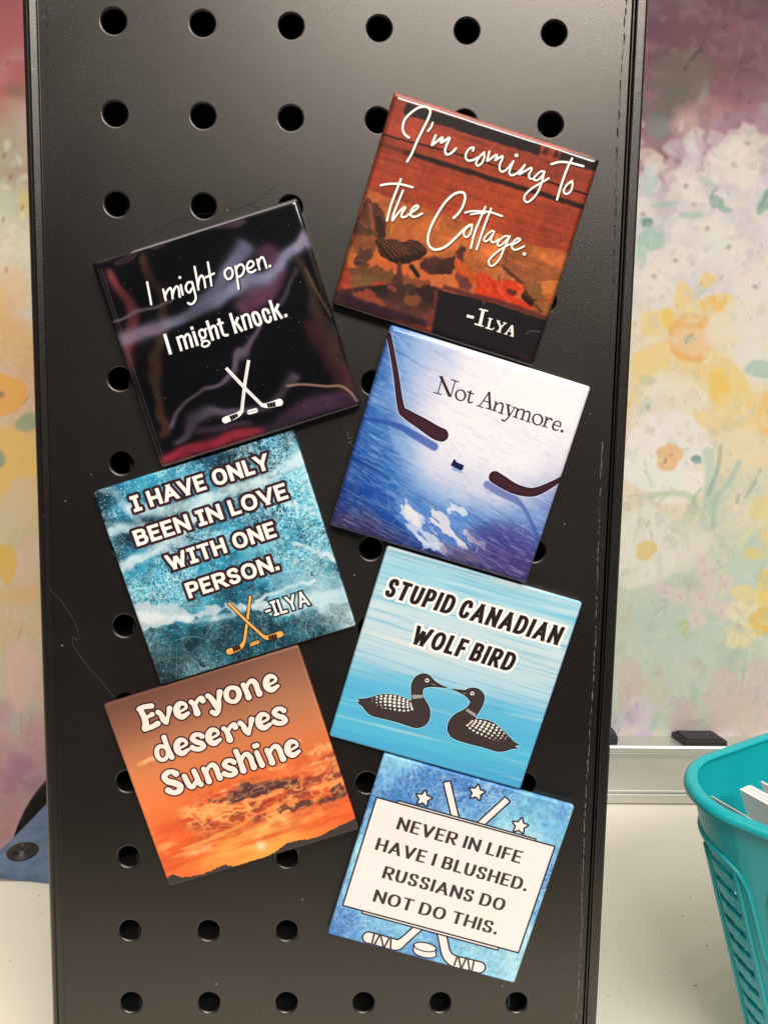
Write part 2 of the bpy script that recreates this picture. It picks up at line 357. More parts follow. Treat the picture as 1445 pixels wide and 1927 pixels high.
    for s_, wd in [('460,520 405,470 385,395 410,300 480,220 570,155 650,135 705,150 730,195 705,280 640,410 560,570 500,710 440,815', 28),
                   ('758,335 738,390 698,440', 24), ('795,492 765,560 748,612 800,575 868,522 880,535 858,580 905,560 955,525 965,540 930,610 910,680 930,730 985,712 1045,655', 28),
                   ('110,1110 210,1092 350,1095 505,1135', 26), ('360,1035 300,1185 230,1370 185,1545', 28),
                   ('385,1175 330,1310 270,1460 252,1545 310,1470 390,1385 412,1392 375,1450 365,1495 405,1502 470,1460 550,1405 575,1370 545,1362 500,1400 478,1450 490,1490 540,1498 620,1458', 26)]:
        t.stroke(_(s_), wd)
    cv.frame(*B)
    for s_, wd in [('172,300 180,272 150,270 110,310 95,365 118,402 170,398 225,370', 22), ('290,318 240,365 205,425 222,458 262,432 290,375 288,325', 21),
                   ('345,310 330,370 322,408 370,375 415,345 425,360 405,400 440,380 480,358 480,385 452,450 455,505 490,520 545,475 595,412 565,480 552,535 580,560 640,530 690,480 715,450 680,505 655,548 715,515 775,482 785,500 758,550 765,590 800,592 830,560', 21),
                   ('918,522 880,520 830,560 808,600 845,610 890,570 918,530', 20), ('918,520 890,630 855,720 800,795 745,838 708,820 715,765 780,700 870,645 962,592', 21),
                   ('992,442 1080,420 1180,428 1325,465', 23), ('1208,385 1160,480 1100,640 1048,812', 23), ('1205,618 1150,660 1118,720 1140,755 1182,735 1208,680 1208,622', 21)]:
        t.stroke(_(s_), wd)
    t.stroke([(625, 350), (629, 350)], 36)
    cv.frame(*C)
    for s_, wd in [('445,425 505,365 555,280 577,190 560,142 505,135 430,170 340,260 250,400 180,540 152,650 162,730 215,780 290,775 370,735 460,655 555,560 625,505', 27),
                   ('652,498 590,540 558,600 578,640 615,625 645,570 655,500', 21), ('575,365 650,348 760,350 870,362 995,405', 22), ('640,385 720,372 800,370', 20),
                   ('805,300 740,450 680,600 638,765', 24), ('870,320 810,470 750,640 703,780', 24),
                   ('905,582 880,572 830,605 790,660 800,690 845,668 895,600 868,660 878,698 915,695 950,665', 20),
                   ('1080,640 1040,628 985,655 940,712 955,740 1005,715 1065,650', 20), ('1082,630 1020,760 960,890 890,962 848,955 845,900 920,822 1020,752 1100,715', 21),
                   ('1100,735 1160,700 1198,672 1170,655 1125,690 1102,745 1122,782 1165,780 1242,745', 21)]:
        t.stroke(_(s_), wd)
    t.stroke([(1241, 832), (1245, 832)], 38)
    t.lay((35, 22, 15), 1.2, .6, 2.2, off=(3, 4)); t.lay((255, 250, 238))
    cv.frame(850, 560, .10381); t = Ink(cv)
    for s_, wd in [('265,328 395,362', 52), ('568,225 503,490', 60), ('492,207 650,242', 28), ('408,473 562,518', 28), ('693,388 652,550', 42), ('655,370 735,392', 20),
                   ('598,540 735,578', 24), ('738,572 762,542', 18), ('828,425 882,535', 42), ('960,462 885,540', 24), ('880,530 848,615', 42), ('805,410 870,430', 18), ('922,447 988,467', 18),
                   ('802,604 882,628', 20), ('1085,495 968,655', 22), ('1082,500 1090,685', 46), ('1010,596 1090,618', 18), ('938,645 1000,665', 20), ('1045,682 1112,702', 20)]:
        t.stroke(_(s_), wd, smooth=False, butt=True)
    t.lay((20, 12, 10), 1, .6, 2, off=(2, 3)); t.lay((250, 244, 232))
    dust(cv, rs, 130, .6); return cv

# ------------------------------------------------------------------ shared drawing: crossed sticks
def sticks(cv, frame, S1, B1, S2, B2, patches, puck, fill, dark, out, outw, line):
    cv.frame(*frame)
    for st, bl in ((S1, B1), (S2, B2)):
        k = Ink(cv); k.stroke(st[0], st[1], smooth=False, butt=True); k.stroke(bl, 0)
        if outw: k.lay(out, outw)
        k.lay(fill)
        k = Ink(cv); k.stroke(st[0], st[1]*.14, smooth=False, butt=True); k.lay(line, 0, .7)
    for p in patches:
        k = Ink(cv); k.poly(p); k.lay(dark)
        c = np.mean(np.array(p), 0)
        for o in (-.18, .2):
            a = np.array(p[0])*(.5-o)+np.array(p[1])*(.5+o); b = np.array(p[3])*(.5-o)+np.array(p[2])*(.5+o)
            k = Ink(cv); k.stroke([tuple(a), tuple(b)], st[1]*.1); k.lay(fill, 0, .7)
    k = Ink(cv); k.stroke(puck, 0, smooth=False)
    if outw: k.lay(out, outw)
    k.lay(fill)
    k = Ink(cv); k.stroke([(puck[0][0]-puck[0][2]*.35, puck[0][1]+4), (puck[1][0]+puck[1][2]*.25, puck[1][1]-4)], puck[0][2]*.12); k.lay(dark, 0, .8)

# ------------------------------------------------------------------ print 2: dark satin
def art_satin():
    rs = np.random.RandomState(5); cv = Print(2, (7, 7, 11)); cv.frame(160, 360, .3668)
    for pts, wd, rgb, sg, al in [('330,330 360,600 370,950 400,1250', 50, (62, 40, 30), 16, .9), ('120,400 190,520 240,720 262,900', 55, (96, 44, 46), 22, .9),
                              ('900,330 960,420 900,520 830,600', 120, (78, 46, 66), 40, .9), ('120,640 260,600 400,525', 12, (110, 90, 105), 10, .8),
                              ('190,745 420,665 600,590 760,505 920,440 1040,350 1150,265', 62, (104, 104, 126), 36, .95), ('560,600 640,500 720,390 790,290', 70, (92, 92, 116), 34, .8),
                              ('190,745 330,700', 60, (120, 80, 100), 20, .5), ('1150,240 1110,290', 50, (120, 105, 125), 22, .7),
                              ('425,1215 480,1150 590,1075 700,965 790,860 880,740 900,700', 16, (92, 76, 92), 13, .85), ('880,700 980,600 1090,430', 14, (62, 56, 66), 22, .7),
                              ('480,1290 560,1190 740,1130 900,1075 1000,980 1055,910', 36, (80, 68, 84), 26, .85), ('860,1300 1000,1190 1180,1100 1400,1040', 130, (62, 42, 62), 40, .9),
                              ('420,1390 560,1340 720,1290 850,1250', 60, (122, 34, 48), 24, .95), ('560,1250 680,1240 800,1200', 30, (60, 40, 55), 20, .8),
                              ('1130,380 1190,560 1260,780 1330,980', 60, (60, 42, 34), 26, .8), ('1180,700 1250,900 1330,1000', 70, (66, 32, 38), 34, .7),
                              ('620,205 720,190 820,150 760,180', 25, (88, 58, 78), 16, .8), ('150,330 400,260 620,180', 14, (60, 42, 44), 10, .7)]:
        k = Ink(cv, 400); k.stroke(_(pts), wd*.35); k.glow(rgb, (sg*.55+wd*.2)*cv.k, al*.92)
    fx_, fy_ = (fbm(T, T, 4, 4, 3, rs)-.5)*150, (fbm(T, T, 4, 4, 3, rs)-.5)*150; sh = fbm(T, T, 5, 5, 3, rs); cv.a = warp(cv.a, fx_, fy_)*(.45+1.1*sh)[..., None]
    g = rs.rand(T//2, T//2).repeat(2, 0).repeat(2, 1); cv.a *= (.93+.14*g)[..., None]
    k = Ink(cv); k.stroke(_('1040,1000 1120,992 1240,1002 1310,1000 1360,1030 1395,1075'), 6); k.glow((150, 120, 98), 3.5, .8)
    k = Ink(cv); k.stroke(_('1130,400 1180,500 1260,640'), 4); k.glow((120, 90, 60), 4, .5)
    for o in (18, 34):
        k = Ink(cv); k.stroke(_('%d,400 %d,900 %d,1390' % (48+o, 215+o, 385+o)), 3); k.glow((95, 80, 84), 2.5, .45)
    k = Ink(cv); k.stroke(_('60,365 500,230 1060,60'), 3); k.glow((80, 62, 64), 2.5, .5)
    t = Ink(cv); cv.frame(260, 460, .20761)
    for s_ in ['78,345 98,440 118,545', '225,412 238,460 250,508', '240,478 262,425 288,398 303,425 312,492', '310,465 325,410 350,382 366,405 374,470 378,478',
               '385,372 403,458', '485,345 450,348 430,385 440,425 465,438 488,400', '487,345 510,430 522,490 502,532 472,545 452,533', '508,205 528,310 545,412',
               '540,380 552,310 575,285 595,320 608,392', '628,165 648,280 663,375', '612,300 685,266', '815,215 785,245 788,290 815,318 845,300 855,260 840,222 815,215',
               '880,200 895,300 910,405', '882,235 905,195 935,185 957,215 950,262 925,290 902,296', '985,222 1020,212 1045,185 1028,155 998,165 983,210 1000,248 1030,256 1062,235',
               '1075,140 1088,190 1098,230', '1085,190 1098,140 1122,118 1142,150 1162,215']:
        t.stroke(_(s_), 20)
    t.stroke([(375, 302), (376, 303)], 26); t.stroke([(1191, 200), (1192, 200)], 26)
    t.lay((10, 8, 12), .5, .7, 1.6, off=(5, 4)); t.lay((250, 246, 242))
    t = Ink(cv); cv.frame(300, 590, .096886)
    bt = dict(smooth=False, butt=True)
    t.stroke(_('106,405 230,802'), 64, **bt); t.stroke(_('350,455 440,737'), 56, **bt); t.stroke(_('372,490 410,458 445,450 478,480 495,520'), 50); t.stroke(_('488,500 546,700'), 56, **bt)
    t.stroke(_('500,465 530,420 562,412 590,440 605,480'), 48); t.stroke(_('598,460 655,668'), 56, **bt)
    t.stroke(_('660,350 752,637'), 58, **bt); t.stroke(_('617,262 655,322'), 58, smooth=False, butt=False) if False else t.stroke(_('626,262 648,322'), 58, **bt)
    t.stroke(_('838,322 878,345 905,420 885,480 845,482 805,455 780,390 792,342'), 46, closed=True); t.stroke(_('885,335 925,292'), 42, **bt)
    t.stroke(_('822,495 828,540 860,545'), 36); t.stroke(_('870,548 940,540 980,575 955,625 890,652 842,635 835,595'), 40, closed=True)
    t.stroke(_('922,145 1050,535'), 58, **bt); t.stroke(_('1005,300 1035,258 1075,252 1100,290 1112,330'), 50); t.stroke(_('1105,310 1158,500'), 56, **bt)
    t.stroke(_('1150,105 1228,370'), 56, **bt); t.stroke(_('1225,360 1250,415 1280,432 1330,425'), 50); t.stroke(_('1120,222 1250,183'), 46, **bt)
    cv.frame(420, 550, .096886)
    t.stroke(_('136,412 258,808'), 58, **bt); t.stroke(_('238,625 292,488'), 56, **bt); t.stroke(_('252,600 380,768'), 58, **bt)
    t.stroke(_('362,455 448,745'), 56, **bt); t.stroke(_('395,475 430,445 475,445 505,490 512,530'), 48); t.stroke(_('500,490 558,705'), 56, **bt)
    t.stroke(_('618,405 672,430 728,560 725,620 682,642 630,605 582,480 582,425'), 56, closed=True)
    t.stroke(_('885,408 860,355 800,345 772,390 820,530 858,580 905,575 925,535 918,490'), 54)
    t.stroke(_('905,162 1030,555'), 58, **bt); t.stroke(_('1008,380 1072,232'), 56, **bt); t.stroke(_('1022,345 1150,518'), 58, **bt); t.stroke(_('1205,432 1232,490'), 60, **bt)
    t.lay((250, 247, 243))
    sticks(cv, (400, 660, .11073), ([(622, 165), (560, 560), (512, 1030)], 56), [(510, 1030, 62), (430, 1100, 92), (245, 1175, 112), (250, 1175, 108)],
           ([(238, 298), (560, 640), (850, 925)], 56), [(860, 930, 66), (960, 932, 92), (1135, 885, 122), (1140, 885, 120)],
           [[(300, 1115), (430, 1070), (458, 1115), (335, 1195)], [(930, 905), (1072, 868), (1090, 950), (958, 972)]], [(640, 1048, 80), (745, 1018, 80)],
           (248, 244, 240), (14, 10, 12), (0, 0, 0), 0, (120, 105, 100))
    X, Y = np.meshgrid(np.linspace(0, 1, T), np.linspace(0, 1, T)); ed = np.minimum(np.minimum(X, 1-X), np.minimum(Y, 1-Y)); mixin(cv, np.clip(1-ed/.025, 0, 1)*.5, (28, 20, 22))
    dust(cv, rs, 420, .75, 1.9); return cv

# ------------------------------------------------------------------ print 3: rink ice
def art_rink():
    rs = np.random.RandomState(7); cv = Print(3, (240, 235, 238)); cv.frame(610, 600, .35294)
    X, Y = np.meshgrid(np.linspace(0, 1, T), np.linspace(0, 1, T))
    n = fbm(T, T, 3, 3, 4, rs)
    d = np.hypot((X-.82)*.85, (Y-.10)*.95)+.16*(n-.5)+.10*np.clip(Y-.6, 0, 1)-.10*np.exp(-((X-.42)/.2)**2-((Y-.62)/.25)**2)
    cv.a = ramp(d, [(0, (242, 234, 234)), (.36, (234, 226, 232)), (.48, (196, 200, 222)), (.58, (128, 160, 208)), (.7, (56, 108, 180)), (.88, (26, 70, 150)), (1.05, (28, 48, 118)), (1.2, (30, 30, 74))])
    mixin(cv, np.clip((Y-.86+.15*(n-.5))/.14, 0, 1)*.75, (48, 38, 82))
    mixin(cv, np.exp(-((X-.85)/.2)**2-((Y-.93)/.12)**2)*.6, (72, 40, 92))
    mixin(cv, np.exp(-((X-1)/.12)**2-((Y-.62)/.2)**2)*.55, (110, 125, 190))
    st = rotnoise(T, T, math.radians(14), 7, 80, 3, rs); st2 = rotnoise(T, T, math.radians(20), 10, 50, 3, rs)
    amt = np.clip((d-.40)*3, 0.12, 1)
    st = .4*st+.6*rotnoise(T, T, math.radians(12), 22, 190, 3, rs)
    mixin(cv, np.clip((st-.53)*8, 0, 1)*.62*amt*(.3+.9*fbm(T, T, 5, 5, 2, rs)), (26, 58, 130)); mixin(cv, np.clip((st2-.60)*6, 0, 1)*.55*amt*np.clip(1.2-d, 0, 1), (205, 222, 240))
    mixin(cv, np.clip((fbm(T, T, 9, 6, 5, rs)-.5)*3, 0, 1)*.4*np.clip(d*2-.8, 0, 1), (18, 44, 110)); mixin(cv, np.clip((.5-fbm(T, T, 12, 7, 5, rs))*4, 0, 1)*.35*np.clip(1.5-d, 0, 1)*amt, (150, 188, 230))
    # scraped snow patches
    nn = .6*rotnoise(T, T, math.radians(25), 8, 60, 3, rs)+.4*fbm(T, T, 30, 30, 3, rs)
    cv.frame(620, 850, .26298)
    rough(cv, '450,350 560,340 680,400 820,440 960,430 1080,560 1120,640 1050,700 900,700 780,720 620,640 500,520', (88, 130, 200), 130, nn, 5, .7)
    for p_, c_, a_ in (('500,380 590,400 650,470 700,560 780,640 815,700 700,660 610,580 540,500', (206, 208, 224), .9), ('715,425 800,450 860,520 940,610 1040,660 950,690 870,620 790,530', (228, 218, 220), .95), ('540,400 600,430 650,540 630,550 560,470', (236, 224, 220), .9),
                       ('830,400 900,400 970,430 920,440 850,425', (214, 220, 234), .9), ('620,600 720,640 810,690 740,700 640,650', (198, 208, 230), .8), ('640,690 680,700 730,730 690,735', (150, 180, 225), .7), ('1070,650 1100,660 1085,690', (200, 214, 240), .8), ('940,590 1050,650 1030,670', (236, 226, 226), .9)):
        rough(cv, p_, c_, 110, nn, 2.5, a_*.9)
    k = Ink(cv); k.stroke(_('1040,720 1055,700 1050,680'), 8); k.lay((200, 214, 240), 0, .8)
    rough(cv, '820,660 960,690 1100,760 1060,800 900,780 810,720', (116, 92, 120), 60, nn, 12, .6); rough(cv, '1000,560 1445,560 1445,900 1120,820', (76, 52, 116), 60, nn, 30, .55); rough(cv, '0,480 200,420 420,520 560,640 300,640 0,560', (62, 54, 96), 50, nn, 26, .6)
    mixin(cv, np.clip((rotnoise(T, T, math.radians(14), 20, 240, 3, rs)-.57)*8, 0, 1)*.32*np.clip((d-.35)*3, 0, 1), (170, 198, 232)); cv.frame(610, 600, .35294)
    for i in range(60):
        x, y = rs.rand()*T, T*(.35+.6*rs.rand()); a = rs.choice([.3, -.9, 1.2, -.2])+rs.randn()*.3; l = 20+90*rs.rand()
        k = Ink(cv); cv.m, cv.k = (lambda p: np.asarray(p, float)), 1
        k.stroke([(x, y), (x+l*.5*math.cos(a), y+l*.5*math.sin(a)+4*rs.randn()), (x+l*math.cos(a), y+l*math.sin(a))], 1.2); k.lay((215, 228, 244), 0, .55, .9)
    for i in range(260):
        x, y = rs.rand()*T, T*(.2+.75*rs.rand()); l = 8+30*rs.rand()**2; a = .25+.2*rs.randn(); k = Ink(cv) if i % 20 == 0 else k; k.stroke([(x, y), (x+l*math.cos(a), y+l*math.sin(a))], 1+1.5*rs.rand())
        if i % 20 == 19: k.lay((110, 122, 160), 0, .35, 1.2)
    cv.frame(610, 600, .35294)
    def L(pts, rgb, alpha=1, soft=.8, w_=10, blur=None):
        k = Ink(cv); k.stroke(_(pts), w_); k.lay(rgb, 0, alpha, soft)
    L('190,535 300,545 400,572 470,620 520,650,50 595,680,30', (30, 66, 150), .6, 5, 26) if False else None
    k = Ink(cv); k.stroke([(190, 532, 20), (300, 545, 22), (400, 575, 30), (480, 620, 40), (585, 682, 44)], 0); k.lay((34, 66, 152), 0, .7, 4)
    k = Ink(cv); k.stroke([(868, 885, 42), (930, 920, 46), (1010, 960, 40), (1055, 1000, 24), (1100, 1080, 20), (1140, 1180, 26)], 0); k.lay((58, 72, 150), 0, .6, 4)
    k = Ink(cv); k.stroke([(150, 745, 10), (250, 790, 9), (350, 860, 6)], 0); k.lay((20, 40, 110), 0, .7, 2)
    k = Ink(cv); k.stroke([(690, 800, 22), (725, 815, 18)], 0); k.lay((120, 150, 215), 0, .7, 3)
    for st_ in ([(345, 85, 26), (380, 280, 30), (408, 470, 38), (440, 510, 52), (520, 560, 66), (590, 605, 74), (625, 620, 72)],
                [(1300, 835, 24), (1215, 882, 34), (1140, 918, 46), (1085, 925, 50), (1010, 905, 58), (940, 865, 66), (908, 845, 66)]):
        k = Ink(cv); k.stroke(st_, 0); k.lay((238, 240, 246), 2.5, .75, 2); k.lay((50, 26, 38)); k.lay((78, 42, 50), -10, .5, 6)
    k = Ink(cv); k.poly(_('690,750 697,750 703,764 744,782 736,806 722,808 672,782')); k.lay((24, 26, 62))
    # lettering
    k = Ink(cv); cv.frame(800, 690, .19377)
    def ring(dx=0, dy=0): k.stroke([(340+dx, 228+dy, 9), (375+dx, 243+dy, 14), (388+dx, 285+dy, 17), (370+dx, 322+dy, 12), (340+dx, 331+dy, 9), (308+dx, 312+dy, 14), (296+dx, 275+dy, 17), (310+dx, 240+dy, 12)], 0, closed=True)
    bt = dict(smooth=False, butt=True)
    k.stroke(_('165,108 122,262'), 8, **bt); k.stroke(_('152,98 238,290'), 25, **bt); k.stroke(_('290,142 245,300'), 9, **bt)
    for s_ in ('80,250 158,274', '252,126 325,150', '136,93 172,104', '500,377 562,400', '588,402 655,424', '672,338 694,348', '640,418 690,436', '704,445 756,460', '780,362 832,380', '845,390 887,405',
               '882,403 906,412', '850,485 897,500', '918,506 962,522', '975,528 1022,542', '1163,487 1190,496', '1130,574 1186,592'): k.stroke(_(s_), 8, **bt)
    ring(); ring(748, 236)
    k.stroke([(440, 240, 15), (425, 300, 16), (418, 335, 16), (432, 352, 13), (462, 344, 7)], 0); k.stroke(_('408,244 470,268'), 10, **bt)
    k.stroke(_('622,248 525,385'), 9, **bt); k.stroke(_('620,246 628,412'), 20, **bt); k.stroke(_('560,330 625,350'), 9, **bt)
    k.stroke(_('690,345 665,430'), 17, **bt); k.stroke([(690, 372, 7), (725, 352, 11), (750, 365, 15), (750, 400, 16), (735, 452, 16)], 0)
    k.stroke(_('803,370 812,480'), 19, **bt); k.stroke([(868, 398, 9), (820, 475, 10), (790, 512, 11), (765, 528, 12), (747, 519, 16)], 0)
    k.stroke(_('900,408 875,492'), 17, **bt); k.stroke([(898, 432, 7), (930, 415, 11), (956, 425, 15), (955, 455, 16), (940, 512, 16)], 0)
    k.stroke([(955, 452, 7), (985, 435, 11), (1012, 446, 15), (1012, 480, 16), (997, 532, 16)], 0)
    k.stroke(_('1183,493 1155,582'), 17, **bt); k.stroke([(1185, 520, 7), (1208, 503, 12), (1230, 516, 17)], 0)
    k.stroke(_('1242,562 1312,583'), 8, **bt); k.stroke([(1312, 583, 9), (1314, 552, 13), (1288, 530, 9), (1256, 545, 13), (1238, 585, 17), (1255, 615, 14), (1295, 616, 7)], 0)
    k.stroke([(1327, 628), (1328, 628)], 26); k.lay((44, 30, 36), .4, 1, .9)
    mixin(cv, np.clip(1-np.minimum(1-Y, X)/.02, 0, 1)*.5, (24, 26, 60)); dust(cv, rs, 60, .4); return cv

# ------------------------------------------------------------------ print 4: cracked ice
def art_ice():
    rs = np.random.RandomState(9); cv = Print(4, (20, 90, 120)); cv.frame(160, 800, .3668)
    X, Y = np.meshgrid(np.linspace(0, 1, T), np.linspace(0, 1, T))
    b = fbm(T, T, 4, 4, 5, rs)
    cv.a = ramp(b-.16*(Y-.45), [(.25, (8, 30, 44)), (.37, (12, 62, 90)), (.48, (16, 116, 158)), (.6, (48, 164, 202)), (.8, (140, 206, 222))])
    cv.a *= (.84-.35*np.clip((Y-.72)*3, 0, 1))[..., None]
    mixin(cv, np.clip((fbm(T, T, 26, 26, 4, rs)-.47)*7, 0, 1)*.55*np.clip(.15+Y, 0, 1), (14, 34, 46))
    # fibrous cracks: thin ridges of warped noise at several angles
    wx, wy = (fbm(T, T, 7, 7, 3, rs)-.5)*90, (fbm(T, T, 7, 7, 3, rs)-.5)*90
    patch = fbm(T, T, 5, 5, 3, rs)
    for i, an in enumerate((-65, -35, -10, 20, 50, 75, 100, -50, 5, 35)):
        r = rotnoise(T, T, math.radians(an), 30, 64, 2, rs); r = warp(r, wx, wy)
        al = np.clip((1-np.abs(r-.5)*20), 0, 1)*np.clip((warp(patch, wy, wx)*2.6-.85), 0.12, 1)*.72
        mixin(cv, al, [(170, 225, 235), (120, 205, 225), (225, 238, 242)][i % 3])
    g = vnoise(T, T, 170, 170, rs); mixin(cv, np.clip((g-.80)*9, 0, 1)*.6, (200, 235, 242)); g = vnoise(T, T, 130, 130, rs); mixin(cv, np.clip((g-.78)*5, 0, 1)*.3, (8, 40, 62))
    f = fbm(T, T, 14, 14, 4, rs)
    cv.a *= (1.05-.6*np.clip((Y-.5)*2.4, 0, 1)*np.clip(1.6*fbm(T, T, 6, 6, 3, rs)-.2, 0, 1))[..., None]; nb = fbm(T, T, 22, 22, 5, rs); cv.frame(180, 900, .20233)
    rough(cv, '300,1190 420,1165 620,1170 760,1200 900,1232 1040,1210 1300,1165 1560,1150 1900,1100 2300,1030 2400,1150 2100,1180 1800,1250 1500,1240 1285,1225 1100,1265 880,1330 760,1335 640,1352 560,1392 450,1440 350,1400', (196, 210, 216), 60, nb, 4, .82)
    rough(cv, '340,1290 520,1250 760,1270 900,1290 700,1320 500,1350 400,1360', (232, 228, 224), 60, nb, 12, .7)
    rough(cv, '100,520 220,450 420,440 620,380 800,300 1010,180 1200,110 1320,130 1200,210 1000,310 760,420 520,470 300,500 130,560', (170, 206, 220), 90, nb, 5, .65)
    rough(cv, '240,830 400,740 600,640 820,560 960,540 820,640 600,710 420,800 260,870', (186, 210, 222), 80, nb, 4, .6)
    rough(cv, '1700,900 2100,900 2350,1000 2400,1150 2000,1250 1750,1150', (150, 200, 220), 120, nb, 10, .5); cv.frame(160, 800, .3668)
    for pts, wd, sg, al in [('230,960 420,985 640,1000 860,930 1060,900 1200,890 1340,850', 8, 10, .5), ('1200,880 1360,1000 1390,1040', 60, 34, .5), ('240,430 400,440 560,400 720,340 900,290 1040,210 1130,150', 20, 20, .75),
                            ('170,740 330,650 480,560 560,470', 16, 16, .7), ('100,560 200,520 330,560 420,540', 14, 14, .7), ('1080,610 1180,640 1290,700', 6, 8, .7), ('880,900 1000,850 1170,800', 4, 6, .8),
                            ('1000,380 1130,430 1220,480', 7, 10, .6), ('60,320 150,350 260,480 300,520', 10, 12, .5), ('1050,60 1110,220 1200,420', 6, 14, .4), ('420,330 520,300 600,310', 30, 18, .55)]:
        P = np.array(_(pts)); P = catmull(P); P = P+rs.randn(*P.shape)*5
        k = Ink(cv, 120); k.stroke([tuple(p) for p in P], wd*1.0, smooth=False); w_ = np.exp(-(np.maximum(k.d, 0)/(sg*1.0))**2)*al
        mixin(cv, np.clip(w_*(.45+1.1*f)+w_*np.clip(f*3-1.6, 0, 1)*.3, 0, .92), (206, 226, 232))
    cv2 = cv
    for i in range(150):
        x, y = rs.rand(2)*T; a = rs.rand()*6.28; l = 15+rs.rand()**2*150; cv.m, cv.k = (lambda p: np.asarray(p, float)), 1
        k = Ink(cv); b_ = rs.randn()*.12*l
        k.stroke([(x, y), (x+l*.5*math.cos(a)-b_*math.sin(a), y+l*.5*math.sin(a)+b_*math.cos(a)), (x+l*math.cos(a), y+l*math.sin(a))], .8+rs.rand()*1.2); k.lay((205, 236, 242), 0, .35+.4*rs.rand(), .8)
    for i in range(240):
        x, y = rs.rand(2)*T; a = rs.rand()*6.28; l = 1.5+5*rs.rand(); k = Ink(cv) if i % 24 == 0 else k; k.stroke([(x, y), (x+.6*l*math.cos(a), y+.6*l*math.sin(a))], 1.2+2*rs.rand())
        if i % 24 == 23: k.lay((214, 236, 240), 0, .8, .9)
    t = Ink(cv); cv.frame(0, 0, 1)
    kw = dict(h=30.5, wv=7.3, wh=6.2, gap=3.4, space=15, serif_i=True)
    caps(t, 'I HAVE ONLY', (242.4, 935.3), (499.4, 853), **kw); caps(t, 'BEEN IN LOVE', (248, 1000), (534.1, 908.4), **kw)
    caps(t, 'WITH ONE', (309, 1046.5), (512.3, 981), **kw); caps(t, 'PERSON.', (346.8, 1098.6), (517.5, 1043.4), **kw)
    t.lay((52, 26, 34), 11.5, 1, 1.2); t.lay((250, 240, 232))
    t = Ink(cv); caps(t, 'ILYA', (507.3, 1132.8), (575, 1110.8), h=29.5, wv=4.8, wh=4.6, gap=2.2, space=5, serif_i=True); cv.frame(400, 1100, .13841); t.stroke(_('722,372 798,345'), 32, smooth=False, butt=True)
    t.lay((12, 22, 30), 6.5, 1, 1.2); t.lay((240, 238, 234))
    sticks(cv, (400, 1100, .13841), ([(518, 155), (480, 480), (440, 770)], 36), [(436, 780, 42), (380, 855, 66), (245, 908, 82), (240, 908, 80)],
           ([(222, 252), (470, 500), (690, 700)], 36), [(695, 705, 46), (765, 722, 66), (915, 678, 84), (922, 676, 82)],
           [[(275, 858), (378, 825), (395, 878), (292, 920)], [(765, 700), (872, 668), (888, 732), (768, 752)]], [(535, 815, 48), (622, 782, 48)],
           (238, 172, 88), (58, 22, 14), (24, 12, 10), 3.4, (255, 205, 130))
    dust(cv, rs, 60, .5); return cv

